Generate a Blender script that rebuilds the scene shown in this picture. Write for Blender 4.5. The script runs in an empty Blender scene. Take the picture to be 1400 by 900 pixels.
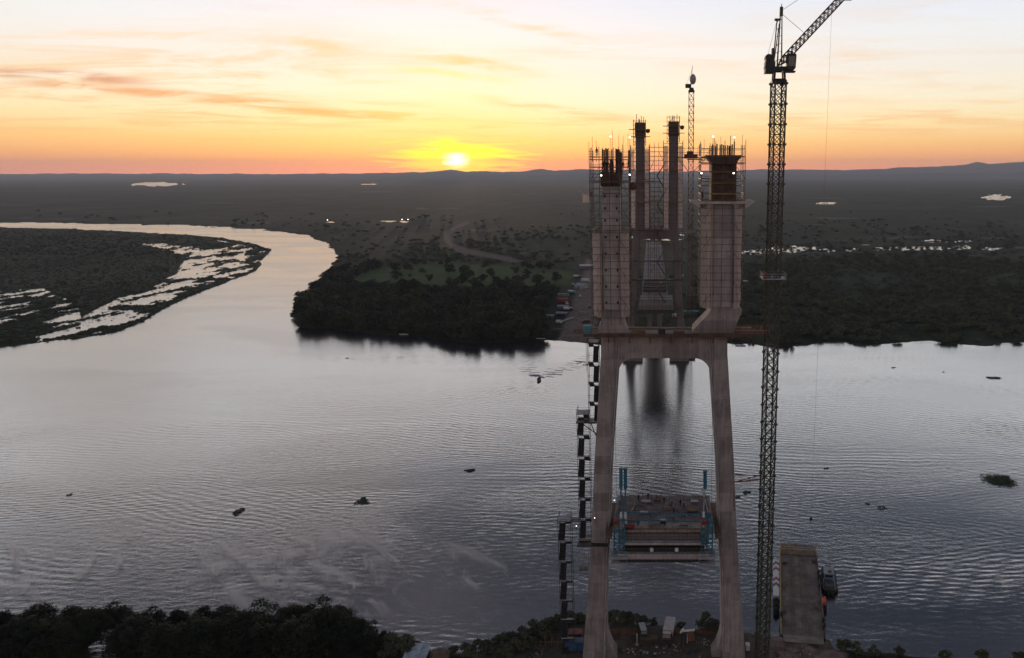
import bpy, bmesh, math, random
import numpy as np
from mathutils import Vector, Matrix, Quaternion
R = math.radians
random.seed(7)
rng = np.random.default_rng(7)
scene = bpy.context.scene
COL = scene.collection

# ------------------------------------------------------------------ camera
F, CX, CY, VP, H = 1060.0, 905.0, 450.0, 235.0, 115.0
PITCH = math.atan((CY - VP) / F)
SP, CP = math.sin(PITCH), math.cos(PITCH)
cam_d = bpy.data.cameras.new('camera'); cam = bpy.data.objects.new('camera', cam_d); COL.objects.link(cam)
cam.location = (0, 0, H); cam.rotation_euler = (math.pi / 2 - PITCH, 0, 0)
cam_d.sensor_fit = 'HORIZONTAL'; cam_d.sensor_width = 36; cam_d.lens = 36 * F / 1400
cam_d.shift_x = -(CX - 700) / 1400; cam_d.shift_y = 0
cam_d.clip_start = 0.5; cam_d.clip_end = 120000
scene.camera = cam

def at(px, py, Y):                     # survey helper: point of the place seen at a pixel, on the vertical plane y = Y
    u = (px - CX) / F; v = (py - CY) / F; t = Y / (CP - v * SP)
    return Vector((u * t, Y, H - t * (SP + v * CP)))
def gr(px, py, z=0.0):                 # the same on the level z
    u = (px - CX) / F; v = (py - CY) / F; t = (H - z) / (SP + v * CP)
    return Vector((u * t, t * (CP - v * SP), z))
def proj(x, y, z):
    dz = z - H; d = y * CP - dz * SP; return CX + F * x / d, CY - F * (y * SP + dz * CP) / d

def lin(r, g, b):
    f = lambda c: (c / 255 / 12.92) if c <= 10 else ((c / 255 + .055) / 1.055) ** 2.4
    return (f(r), f(g), f(b), 1.0)

# ------------------------------------------------------------------ node helpers
class N:
    def __init__(s, tree): s.t = tree; s.n = tree.nodes; s.l = tree.links
    def put(s, sock, v):
        if v is None: return
        if isinstance(v, bpy.types.NodeSocket): s.l.new(v, sock)
        else:
            if hasattr(sock, 'default_value'):
                try: sock.default_value = v
                except Exception: sock.default_value = tuple(v)[:3]
    def node(s, kind, ins=None, **kw):
        n = s.n.new(kind)
        for k, v in kw.items(): setattr(n, k, v)
        for k, v in (ins or {}).items(): s.put(n.inputs[k], v)
        return n
    def m(s, op, a, b=None, c=None, clamp=False):
        n = s.node('ShaderNodeMath', operation=op, use_clamp=clamp); s.put(n.inputs[0], a); s.put(n.inputs[1], b); s.put(n.inputs[2], c); return n.outputs[0]
    def vm(s, op, a, b=None, out=0):
        n = s.node('ShaderNodeVectorMath', operation=op); s.put(n.inputs[0], a); s.put(n.inputs[1], b); return n.outputs[out]
    def ss(s, x, a, b, lo=0.0, hi=1.0):
        n = s.node('ShaderNodeMapRange', interpolation_type='SMOOTHSTEP'); 
        for i, v in enumerate((x, a, b, lo, hi)): s.put(n.inputs[i], v)
        return n.outputs[0]
    def mr(s, x, a, b, lo=0.0, hi=1.0):
        n = s.node('ShaderNodeMapRange')
        for i, v in enumerate((x, a, b, lo, hi)): s.put(n.inputs[i], v)
        return n.outputs[0]
    def mix(s, f, a, b, blend='MIX'):
        n = s.node('ShaderNodeMix', data_type='RGBA', blend_type=blend); s.put(n.inputs[0], f); s.put(n.inputs[6], a); s.put(n.inputs[7], b); return n.outputs[2]
    def comb(s, x, y, z):
        n = s.node('ShaderNodeCombineXYZ'); s.put(n.inputs[0], x); s.put(n.inputs[1], y); s.put(n.inputs[2], z); return n.outputs[0]
    def noise(s, vec, scale, detail=4, rough=.5, dist=0):
        n = s.node('ShaderNodeTexNoise'); s.put(n.inputs['Vector'], vec); s.put(n.inputs['Scale'], scale)
        n.inputs['Detail'].default_value = detail; n.inputs['Roughness'].default_value = rough; n.inputs['Distortion'].default_value = dist; return n.outputs['Fac']
    def ramp(s, f, stops):
        n = s.node('ShaderNodeValToRGB'); s.put(n.inputs[0], f); e = n.color_ramp.elements
        while len(e) < len(stops): e.new(0.5)
        for el, (p, c) in zip(e, stops): el.position = p; el.color = c
        return n.outputs[0]
    def bump(s, h, strength=.5, dist=.1):
        n = s.node('ShaderNodeBump'); n.inputs['Strength'].default_value = strength; n.inputs['Distance'].default_value = dist; s.put(n.inputs['Height'], h); return n.outputs[0]

# ------------------------------------------------------------------ world: dawn sky
SUN = Vector(((625 - CX) / F, CP - (219 - CY) / F * SP, -SP - (219 - CY) / F * CP)).normalized()
w = bpy.data.worlds.new('World'); scene.world = w; w.use_nodes = True
w.node_tree.nodes.clear(); k = N(w.node_tree)
tc = k.node('ShaderNodeTexCoord'); D = tc.outputs['Generated']
sep = k.node('ShaderNodeSeparateXYZ', {0: D}); dx, dy, dz = sep.outputs
zz = k.m('MAXIMUM', dz, 0.0)
fz = k.m('SQRT', zz)
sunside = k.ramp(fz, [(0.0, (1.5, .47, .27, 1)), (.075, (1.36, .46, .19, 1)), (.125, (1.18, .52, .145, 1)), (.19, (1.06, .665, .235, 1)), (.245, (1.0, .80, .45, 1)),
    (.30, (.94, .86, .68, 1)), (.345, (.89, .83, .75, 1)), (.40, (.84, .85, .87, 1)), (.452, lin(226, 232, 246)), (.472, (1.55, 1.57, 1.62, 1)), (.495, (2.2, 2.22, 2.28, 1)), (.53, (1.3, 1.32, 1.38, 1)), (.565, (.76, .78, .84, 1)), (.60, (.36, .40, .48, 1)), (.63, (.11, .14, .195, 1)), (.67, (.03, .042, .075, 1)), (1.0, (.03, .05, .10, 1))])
backside = k.ramp(fz, [(0.0, lin(180, 152, 146)), (.2, lin(232, 204, 196)), (.4, lin(220, 202, 198)), (.6, lin(164, 160, 166)), (.8, lin(84, 92, 114)), (1.0, (.04, .06, .115, 1))])
hl = k.m('SQRT', k.m('ADD', k.m('MULTIPLY', dx, dx), k.m('ADD', k.m('MULTIPLY', dy, dy), 1e-5)))
sh = Vector((SUN.x, SUN.y, 0)).normalized()
az = k.m('DIVIDE', k.m('ADD', k.m('MULTIPLY', dx, sh.x), k.m('MULTIPLY', dy, sh.y)), hl)
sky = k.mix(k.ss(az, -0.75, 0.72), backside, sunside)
# pinker away from the sun, near the horizon
pk = k.m('MULTIPLY', k.ss(az, .985, .86), k.ss(dz, .07, 0.0)); sky = k.mix(k.m('MULTIPLY', pk, .35), sky, lin(250, 160, 140))
# high thin cloud on a plane overhead (perspective makes the streaks)
inv = k.m('DIVIDE', 1.0, k.m('ADD', zz, .035))
pl = k.comb(k.m('MULTIPLY', dx, k.m('MULTIPLY', inv, .55)), k.m('MULTIPLY', dy, k.m('MULTIPLY', inv, 1.0)), 0.3)
n1 = k.noise(pl, 1.25, 7, .62, .7)
n2 = k.noise(k.vm('ADD', pl, (7.3, 2.1, 0)), .35, 3, .5)
cl = k.m('MULTIPLY', k.ss(n1, .44, .64), k.ss(n2, .36, .56))
cl = k.m('MULTIPLY', cl, k.ss(dz, .02, .07))
cl = k.m('MULTIPLY', cl, k.ss(az, .35, .95, .25, 1.0))
ccol = k.ramp(dz, [(0.0, lin(246, 168, 104)), (.1, lin(246, 190, 128)), (.2, lin(240, 208, 178)), (.5, lin(190, 176, 186))])
sky = k.mix(k.m('MULTIPLY', cl, .58), sky, ccol)
# one long low cloud bank left of the sun, and small banks over it
ux = k.m('DIVIDE', dx, k.m('MAXIMUM', dy, .05)); vz = k.m('DIVIDE', dz, k.m('MAXIMUM', dy, .05))
front = k.ss(dy, .05, .3)
nu = k.noise(k.comb(k.m('MULTIPLY', ux, 9.0), k.m('MULTIPLY', vz, 60.0), .7), 1.0, 5, .6, .6)
nv = k.noise(k.comb(k.m('MULTIPLY', ux, 3.2), k.m('MULTIPLY', vz, 9.0), 4.7), 1.0, 3, .5)
def bank(u0, v0, u1, v1, half, soft=.06):
    line = k.m('ADD', k.m('MULTIPLY', k.m('SUBTRACT', ux, u0), (v1 - v0) / (u1 - u0)), v0)
    line = k.m('ADD', line, k.m('MULTIPLY', k.m('SUBTRACT', nv, .5), half * 2.6))
    dd = k.m('SUBTRACT', vz, line)
    body = k.m('MULTIPLY', k.ss(k.m('ABSOLUTE', dd), half, half * .15), k.m('MULTIPLY', k.ss(ux, u0 - soft, u0 + soft), k.ss(ux, u1 + soft, u1 - soft)))
    return k.m('MULTIPLY', k.m('MULTIPLY', body, k.ss(nu, .34, .6)), front), dd
def U(px): return (px - CX) / (F * CP + (CY - 150) * SP)
def V(py): v = (py - CY) / F; return (-SP - v * CP) / (CP - v * SP)
for (x0, y0, x1, y1, hp, amt, col) in ((-250, 82, 190, 112, 10, .95, (206, 140, 112)), (40, 116, 420, 140, 9, .9, (226, 160, 108)), (300, 134, 570, 162, 9, .85, (236, 168, 104)), (90, 48, 330, 52, 8, .5, (250, 214, 172)), (400, 54, 480, 66, 10, .85, (250, 202, 148)),
        (640, 14, 790, 54, 13, .7, (250, 206, 164)), (590, 78, 710, 96, 10, .75, (252, 196, 116)), (540, 92, 680, 108, 8, .6, (255, 226, 120)), (570, 166, 690, 171, 4, .8, (255, 246, 170)), (590, 128, 680, 134, 5, .7, (255, 242, 190)), (715, 192, 760, 197, 3, .8, (255, 224, 100)), (690, 140, 840, 160, 10, .8, (244, 168, 100)), (950, 150, 1130, 168, 9, .3, (248, 188, 130)),
        (350, 10, 450, 22, 8, .35, (226, 212, 214)), (500, 150, 620, 164, 7, .5, (250, 196, 120)), (1000, 130, 1110, 142, 6, .3, (246, 206, 166))):
    bm_, dd_ = bank(U(x0), V(y0), U(x1), V(y1), hp / F)
    sky = k.mix(k.m('MULTIPLY', bm_, amt), sky, lin(*col))
# the sun: lit streaks of cloud round the disc, then the blown-out disc itself
dot = k.vm('DOT_PRODUCT', D, tuple(SUN), out='Value')
su, sv = SUN.x / SUN.y, SUN.z / SUN.y
du = k.m('SUBTRACT', ux, su); dv = k.m('SUBTRACT', vz, sv)
warm = k.m('MULTIPLY', k.m('POWER', k.m('MAXIMUM', dot, 0.0), 160.0), front)
sky = k.mix(k.m('MULTIPLY', warm, .22), sky, lin(255, 212, 110))
st = k.noise(k.comb(k.m('MULTIPLY', ux, 14.0), k.m('MULTIPLY', vz, 230.0), 2.2), 1.0, 5, .6, .5)
rad = k.m('SQRT', k.m('ADD', k.m('POWER', k.m('DIVIDE', k.m('ABSOLUTE', du), .080), 2.0), k.m('POWER', k.m('DIVIDE', k.m('ABSOLUTE', k.m('SUBTRACT', dv, .003)), .0205), 2.0)))
yel = k.m('MULTIPLY', k.ss(k.m('ADD', rad, k.m('MULTIPLY', k.m('SUBTRACT', st, .5), 2.6)), 1.25, .45), front)
sky = k.mix(yel, sky, (1.7, 1.38, .0, 1))
rad2 = k.m('SQRT', k.m('ADD', k.m('POWER', k.m('DIVIDE', k.m('ABSOLUTE', du), .018), 2.0), k.m('POWER', k.m('DIVIDE', k.m('ABSOLUTE', dv), .0098), 2.0)))
core = k.m('MULTIPLY', k.ss(k.m('ADD', rad2, k.m('MULTIPLY', k.m('SUBTRACT', st, .5), 1.5)), 1.3, .0), front)
sky = k.mix(core, sky, (4.0, 3.6, 2.6, 1))
below = k.ss(dz, -.06, -.002, 1.0, 0.0)
sky = k.mix(below, sky, lin(60, 56, 58))
nis = k.node('ShaderNodeTexSky', sky_type='NISHITA'); nis.sun_disc = False
nis.sun_elevation = math.asin(SUN.z); nis.sun_rotation = math.atan2(SUN.x, SUN.y); nis.altitude = 100; nis.air_density = 1; nis.dust_density = 1
bg1 = k.node('ShaderNodeBackground', {'Color': nis.outputs[0], 'Strength': .05})
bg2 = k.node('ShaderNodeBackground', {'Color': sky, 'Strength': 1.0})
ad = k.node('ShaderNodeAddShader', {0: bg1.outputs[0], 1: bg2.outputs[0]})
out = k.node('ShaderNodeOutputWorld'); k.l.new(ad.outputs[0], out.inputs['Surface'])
# ------------------------------------------------------------------ sun lamp, exposure
sd = bpy.data.lights.new('sun', 'SUN'); sd.energy = 1.4; sd.angle = R(.5); sd.color = (1.0, .70, .48)
so = bpy.data.objects.new('sun', sd); COL.objects.link(so); so.rotation_mode = 'QUATERNION'; so.rotation_quaternion = SUN.to_track_quat('Z', 'Y')
so.location = (-100, 60, 200)
vs = scene.view_settings; scene.display_settings.display_device = 'sRGB'
vs.view_transform = 'Standard'; vs.look = 'None'; vs.exposure = 0.0; vs.gamma = 1.0; vs.use_curve_mapping = False
scene.render.engine = 'CYCLES'
cy = scene.cycles; cy.use_denoising = True; cy.max_bounces = 6; cy.diffuse_bounces = 2; cy.glossy_bounces = 3; cy.transparent_max_bounces = 12; cy.volume_bounces = 2
cy.volume_step_rate = 1.0; cy.volume_max_steps = 256; cy.sample_clamp_indirect = 4.0; cy.caustics_reflective = False; cy.caustics_refractive = False

# ------------------------------------------------------------------ materials
MATS = {}
def mat(name, col, rough=.7, var=.25, scale=1.5, metal=0.0, bump=0.0, spec=.4, streak=False):
    if name in MATS: return MATS[name]
    m = bpy.data.materials.new(name); m.use_nodes = True; q = N(m.node_tree); b = q.n['Principled BSDF']
    geo = q.node('ShaderNodeNewGeometry'); pos = geo.outputs['Position']
    nz = q.noise(pos, scale, 5, .6)
    if streak:
        st_ = q.noise(q.vm('MULTIPLY', pos, (1.6, 1.6, .12)), 1.0, 4, .6); nz = q.m('ADD', q.m('MULTIPLY', nz, .5), q.m('MULTIPLY', st_, .5))
    if name in ('concrete', 'concrete_grey'):
        sz = q.node('ShaderNodeSeparateXYZ', {0: pos}); wn = q.node('ShaderNodeTexWhiteNoise', noise_dimensions='2D', ins={'Vector': q.comb(q.m('FLOOR', q.m('DIVIDE', sz.outputs[2], 4.4)), q.m('FLOOR', q.m('DIVIDE', sz.outputs[0], 8.0)), 0)})
        nz = q.m('ADD', nz, q.m('MULTIPLY', q.m('SUBTRACT', wn.outputs['Value'], .5), .2))
        spot = q.noise(pos, 1.1, 3, .7); nz = q.m('SUBTRACT', nz, q.m('MULTIPLY', q.ss(spot, .62, .72), .25))
    c0 = tuple(c * (1 - var) for c in col[:3]) + (1,); c1 = tuple(min(1, c * (1 + var)) for c in col[:3]) + (1,)
    q.put(b.inputs['Base Color'], q.mix(q.ss(nz, .28, .72), c0, c1))
    b.inputs['Roughness'].default_value = rough; b.inputs['Metallic'].default_value = metal; b.inputs['Specular IOR Level'].default_value = spec
    if bump: q.l.new(q.bump(q.noise(pos, scale * 6, 4, .6), .6, bump), b.inputs['Normal'])
    MATS[name] = m; return m
CON = mat('concrete', (.25, .22, .213), .85, .36, .35, bump=.02, streak=True)
CON2 = mat('concrete_grey', (.38, .35, .335), .85, .3, .5, bump=.02, streak=True)
CONV = mat('concrete_viaduct', (.13, .13, .135), .85, .2, .3)
CONF = mat('concrete_far', (.15, .125, .12), .85, .2, .3, streak=True)
STEEL = mat('steel_dark', (.035, .034, .036), .55, .4, 2.0, metal=.3)
RUST = mat('steel_rust', (.10, .05, .035), .75, .45, 1.2)
SCAF = mat('scaffold_tube', (.10, .085, .08), .55, .35, 1.0, metal=.4)
TIMB = mat('timber', (.16, .095, .05), .8, .4, .8)
PLY = mat('formwork_ply', (.085, .05, .032), .8, .4, .7)
BLUE = mat('blue_paint', (.025, .135, .2), .5, .3, 1.0)
REDP = mat('red_paint', (.20, .03, .022), .55, .25, 1.0)
WHITE = mat('white_paint', (.62, .62, .61), .5, .15, .8)
YEL = mat('yellow_paint', (.42, .30, .10), .6, .3, 1.0)
CRANE = mat('crane_paint', (.05, .055, .035), .55, .4, .8)
CRANER = mat('crane_jib_paint', (.09, .05, .04), .55, .4, .8)
BARGE = mat('barge_deck_steel', (.14, .115, .095), .75, .5, .3, bump=.01)
HULL = mat('barge_hull', (.035, .033, .032), .7, .4, .4)
CLOTH = mat('work_clothes', (.012, .012, .016), .9, .3, 3.0)
ORANGE = mat('orange_vest', (.3, .05, .02), .8, .2, 3.0)
SKIN = mat('skin', (.25, .14, .10), .6, .1, 3.0)
HATW = mat('hard_hat_white', (.3, .3, .29), .4, .1, 3.0)
HATY = mat('hard_hat_yellow', (.25, .16, .03), .4, .1, 3.0)
BARK = mat('bark', (.06, .045, .035), .9, .3, 1.0)
TIN = mat('corrugated_tin', (.45, .48, .52), .4, .35, .6, metal=.5)
BRICK = mat('brick_brown', (.15, .075, .05), .9, .35, .9)
GLASS = mat('dark_glass', (.02, .025, .03), .12, .1, 1.0, spec=.8)
TARP = mat('teal_tarp', (.07, .20, .22), .6, .2, 1.0)
GREYM = mat('grey_sheet', (.30, .31, .32), .6, .3, .5)
TYRE = mat('rubber', (.02, .02, .02), .9, .2, 2.0)
CABLE = mat('cable', (.05, .05, .05), .6, .1, 1.0)
CABBLUE = mat('boat_blue', (.14, .22, .30), .5, .2, 1.0)
def leafmat(name, c0, c1):
    m = bpy.data.materials.new(name); m.use_nodes = True; q = N(m.node_tree); b = q.n['Principled BSDF']
    geo = q.node('ShaderNodeNewGeometry'); oi = q.node('ShaderNodeObjectInfo')
    nz = q.noise(geo.outputs['Position'], .35, 3, .6)
    f = q.m('ADD', q.m('MULTIPLY', nz, .7), q.m('MULTIPLY', oi.outputs['Random'], .35))
    q.put(b.inputs['Base Color'], q.mix(q.ss(f, .3, .8), c0 + (1,), c1 + (1,))); b.inputs['Roughness'].default_value = .75; b.inputs['Specular IOR Level'].default_value = .2
    return m
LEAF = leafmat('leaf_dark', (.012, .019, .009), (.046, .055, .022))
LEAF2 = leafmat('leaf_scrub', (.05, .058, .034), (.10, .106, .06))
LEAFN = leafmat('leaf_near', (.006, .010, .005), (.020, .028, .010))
REED = leafmat('leaf_reed', (.022, .034, .014), (.06, .07, .03))
HYA = leafmat('leaf_hyacinth', (.025, .045, .016), (.065, .095, .03))
# net: woven debris mesh, partly see-through
NET = bpy.data.materials.new('debris_net'); NET.use_nodes = True; q = N(NET.node_tree); b = q.n['Principled BSDF']
geo = q.node('ShaderNodeNewGeometry')
nn = q.noise(geo.outputs['Position'], .8, 5, .65)
q.put(b.inputs['Base Color'], q.mix(nn, (.52, .42, .39, 1), (.74, .64, .60, 1))); b.inputs['Roughness'].default_value = .9; b.inputs['Specular IOR Level'].default_value = .1
tl = q.node('ShaderNodeBsdfTranslucent', {'Color': (.66, .55, .52, 1)}); mx0 = q.node('ShaderNodeMixShader', {0: .4, 1: b.outputs[0], 2: tl.outputs[0]})
trn = q.node('ShaderNodeBsdfTransparent'); mx = q.node('ShaderNodeMixShader', {0: q.ss(nn, .3, .7, .12, .34), 1: mx0.outputs[0], 2: trn.outputs[0]})
q.l.new(mx.outputs[0], q.n['Material Output'].inputs['Surface'])
LAMP = bpy.data.materials.new('lamp_glow'); LAMP.use_nodes = True; b = LAMP.node_tree.nodes['Principled BSDF']
b.inputs['Base Color'].default_value = (.9, .9, .9, 1); b.inputs['Emission Color'].default_value = (1, .93, .82, 1); b.inputs['Emission Strength'].default_value = 6.0

# water
WATER = bpy.data.materials.new('river_water'); WATER.use_nodes = True; q = N(WATER.node_tree); b = q.n['Principled BSDF']
geo = q.node('ShaderNodeNewGeometry'); pos = geo.outputs['Position']
b.inputs['Base Color'].default_value = (.012, .014, .018, 1); b.inputs['IOR'].default_value = 3.0; b.inputs['Specular IOR Level'].default_value = .5
slick = q.noise(q.vm('MULTIPLY', pos, (.006, .013, 0)), 1.0, 4, .55, .8)
calm = q.ss(slick, .36, .62)
sp_ = q.node('ShaderNodeSeparateXYZ', {0: pos})
far_ = q.ss(sp_.outputs[1], 260, 480, 1.0, .45)
warp = q.noise(q.vm('MULTIPLY', pos, (.012, .02, 0)), 1.0, 3, .5)
def train(ang, wl, seed):
    ca, sa = math.cos(R(ang)), math.sin(R(ang))
    ph = q.m('ADD', q.m('ADD', q.m('MULTIPLY', sp_.outputs[0], sa * 6.283 / wl), q.m('MULTIPLY', sp_.outputs[1], ca * 6.283 / wl)), q.m('MULTIPLY', warp, 44.0 + 3 * seed))
    en = q.ss(q.noise(q.vm('ADD', q.vm('MULTIPLY', pos, (.011, .022, 0)), (seed * 3.1, seed, 0)), 1.0, 3, .5), .42, .68)
    return q.m('MULTIPLY', q.m('SINE', ph), en)
hsum = q.m('ADD', q.m('MULTIPLY', train(6, 3.2, 1), .05), q.m('ADD', q.m('MULTIPLY', train(-14, 2.4, 2), .034), q.m('MULTIPLY', train(22, 2.8, 5), .036)))
chop = q.noise(q.vm('MULTIPLY', pos, (.27, .62, 0)), 1.0, 5, .65, .5)
chop2 = q.noise(q.vm('MULTIPLY', pos, (.8, 1.6, 0)), 1.0, 3, .6)
hsum = q.m('ADD', hsum, q.m('ADD', q.m('MULTIPLY', chop, .24), q.m('MULTIPLY', chop2, .07)))
hsum = q.m('MULTIPLY', q.m('MULTIPLY', hsum, q.mr(calm, 0, 1, .35, 1.0)), far_)
q.l.new(q.bump(hsum, 1.0, .52), b.inputs['Normal'])
q.put(b.inputs['Roughness'], q.m('ADD', q.mr(calm, 0, 1, .10, .025), q.m('ADD', q.ss(sp_.outputs[1], 250, 440, 0.0, .11), q.ss(sp_.outputs[1], 600, 1500, 0.0, .03))))

# ground
GROUND = bpy.data.materials.new('floodplain'); GROUND.use_nodes = True; q = N(GROUND.node_tree); b = q.n['Principled BSDF']
geo = q.node('ShaderNodeNewGeometry'); pos = geo.outputs['Position']
g1 = q.noise(q.vm('MULTIPLY', pos, (.0035, .0018, 0)), 1.0, 6, .6); g2 = q.noise(pos, .035, 6, .65); g3 = q.noise(pos, .35, 4, .6)
g4 = q.noise(q.vm('MULTIPLY', pos, (.0006, .00022, 0)), 1.0, 5, .65)
gc = q.mix(q.ss(g2, .35, .65), (.015, .025, .013, 1), (.038, .05, .026, 1))
gc = q.mix(q.m('MULTIPLY', q.ss(g1, .45, .7), .5), gc, (.058, .062, .04, 1))
gc = q.mix(q.m('MULTIPLY', q.ss(g4, .5, .68), .5), gc, (.066, .07, .05, 1))
gc = q.mix(q.m('MULTIPLY', q.ss(g4, .48, .3), .6), gc, (.02, .025, .016, 1))
g5 = q.noise(q.vm('MULTIPLY', pos, (.0085, .0042, 0)), 1.0, 6, .68); gc = q.mix(q.m('MULTIPLY', q.ss(g5, .46, .6), .75), gc, (.012, .017, .009, 1)); g6 = q.noise(q.vm('MULTIPLY', pos, (.0022, .0009, 0)), 1.0, 6, .7); gc = q.mix(q.m('MULTIPLY', q.ss(g6, .52, .66), .5), gc, (.075, .082, .056, 1)); gc = q.mix(q.m('MULTIPLY', q.ss(g6, .44, .32), .55), gc, (.012, .016, .010, 1))
am = q.node('ShaderNodeAttribute', attribute_name='meadow'); gc = q.mix(am.outputs['Fac'], gc, q.mix(q.ss(g2, .3, .7), (.045, .085, .022, 1), (.075, .11, .032, 1)))
ad_ = q.node('ShaderNodeAttribute', attribute_name='dirt'); gc = q.mix(ad_.outputs['Fac'], gc, q.mix(q.ss(g3, .3, .7), (.12, .085, .07, 1), (.23, .175, .15, 1)))
ap = q.node('ShaderNodeAttribute', attribute_name='pale'); gc = q.mix(ap.outputs['Fac'], gc, q.mix(q.ss(g3, .3, .7), (.16, .15, .14, 1), (.30, .28, .26, 1)))
q.put(b.inputs['Base Color'], gc); b.inputs['Roughness'].default_value = .95; b.inputs['Specular IOR Level'].default_value = .1
q.l.new(q.bump(q.m('ADD', g3, q.m('MULTIPLY', g2, 2.0)), .6, .5), b.inputs['Normal'])
HILL = mat('hill_slopes', (.05, .055, .05), .95, .3, .0006, spec=.1)

# ------------------------------------------------------------------ mesh helpers
def link(o): COL.objects.link(o); return o
def root_loc(o):
    while o.parent: o = o.parent
    return o.location
class MB:
    def __init__(s): s.v = []; s.f = []
    def add(s, vs_, fs): n = len(s.v); s.v += [tuple(a) for a in vs_]; s.f += [tuple(i + n for i in f) for f in fs]; return s
    def box(s, c, d, rz=0.0, taper=1.0):
        x, y, z = d[0] / 2, d[1] / 2, d[2] / 2; ca, sa = math.cos(rz), math.sin(rz); vs_ = []
        for zz_, t in ((-z, 1), (z, taper)):
            for a, b_ in ((-x, -y), (x, -y), (x, y), (-x, y)):
                a *= t; b_ *= t; vs_.append((c[0] + a * ca - b_ * sa, c[1] + a * sa + b_ * ca, c[2] + zz_))
        return s.add(vs_, [(3, 2, 1, 0), (4, 5, 6, 7), (0, 1, 5, 4), (1, 2, 6, 5), (2, 3, 7, 6), (3, 0, 4, 7)])
    def bb(s, x0, x1, y0, y1, z0, z1): return s.box(((x0 + x1) / 2, (y0 + y1) / 2, (z0 + z1) / 2), (x1 - x0, y1 - y0, z1 - z0))
    def tube(s, p, q_, r, n=4, r1=None):
        p = Vector(p); q_ = Vector(q_); a = (q_ - p)
        if a.length < 1e-6: return s
        a.normalize(); u = a.cross(Vector((0, 0, 1)) if abs(a.z) < .9 else Vector((1, 0, 0))).normalized(); v = a.cross(u); r1 = r if r1 is None else r1
        vs_ = []
        for c, rr in ((p, r), (q_, r1)):
            for i in range(n):
                t = 2 * math.pi * (i + .5) / n; vs_.append(c + u * (rr * math.cos(t)) + v * (rr * math.sin(t)))
        fs = [(i, (i + 1) % n, n + (i + 1) % n, n + i) for i in range(n)] + [tuple(range(n - 1, -1, -1)), tuple(range(n, 2 * n))]
        return s.add(vs_, fs)
    def loft(s, rings):
        n = len(rings[0]); vs_ = [p for r_ in rings for p in r_]; fs = []
        for j in range(len(rings) - 1):
            for i in range(n): fs.append((j * n + i, j * n + (i + 1) % n, (j + 1) * n + (i + 1) % n, (j + 1) * n + i))
        fs.append(tuple(range(n - 1, -1, -1))); fs.append(tuple((len(rings) - 1) * n + i for i in range(n)))
        return s.add(vs_, fs)
    def ball(s, c, r, seg=8, rg=5, sq=(1, 1, 1)):
        rings = []
        for j in range(rg + 1):
            t = math.pi * (j + .02) / (rg + .04); rings.append([(c[0] + r * sq[0] * math.sin(t) * math.cos(2 * math.pi * i / seg), c[1] + r * sq[1] * math.sin(t) * math.sin(2 * math.pi * i / seg), c[2] - r * sq[2] * math.cos(t)) for i in range(seg)])
        return s.loft(rings)
    def mesh(s, name, m, off=(0, 0, 0), smooth=False):
        me = bpy.data.meshes.new(name); me.from_pydata([(a - off[0], b_ - off[1], c - off[2]) for a, b_, c in s.v], [], s.f)
        if m: me.materials.append(m)
        if smooth: me.polygons.foreach_set('use_smooth', [True] * len(me.polygons))
        me.update(); return me
    def build(s, name, m, parent=None, world=True, smooth=False, label=None):
        off = tuple(root_loc(parent)) if (parent and world) else (0, 0, 0)
        o = link(bpy.data.objects.new(name, s.mesh(name, m, off, smooth))); o.parent = parent
        if label: o['label'] = label
        return o
def piece(name, me, parent, loc, rot=None):            # a part that shares mesh data
    o = link(bpy.data.objects.new(name, me)); o.parent = parent; L = root_loc(parent); o.location = Vector(loc) - Vector(L)
    if rot: o.rotation_euler = rot
    return o
def thing(name, label, cat, loc=(0, 0, 0), rz=0, group=None):
    o = link(bpy.data.objects.new(name, None)); o.empty_display_size = .5; o.location = loc; o.rotation_euler = (0, 0, rz); o['label'] = label; o['category'] = cat
    if group: o['group'] = group
    return o
def tag(o, label, cat, group=None):
    o['label'] = label; o['category'] = cat
    if group: o['group'] = group
    return o
def dup(root, loc, rz=0, sc=None, label=None, group=None):
    r = root.copy(); link(r); r.location = loc; r.rotation_euler = (0, 0, rz)
    if sc is not None: r.scale = sc if hasattr(sc, '__len__') else (sc, sc, sc)
    if label: r['label'] = label
    if group: r['group'] = group
    for ch in list(root.children):
        c = ch.copy(); link(c); c.parent = r
        for g_ in ch.children:
            d = g_.copy(); link(d); d.parent = c
    return r
def npmesh(name, verts, faces, m):
    me = bpy.data.meshes.new(name); nf, kf = faces.shape
    me.vertices.add(len(verts)); me.vertices.foreach_set('co', verts.astype(np.float32).ravel())
    me.loops.add(nf * kf); me.loops.foreach_set('vertex_index', faces.astype(np.int32).ravel())
    me.polygons.add(nf); me.polygons.foreach_set('loop_start', np.arange(0, nf * kf, kf, dtype=np.int32)); me.polygons.foreach_set('loop_total', np.full(nf, kf, dtype=np.int32))
    me.update(calc_edges=True); me.validate()
    if m: me.materials.append(m)
    return me

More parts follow.
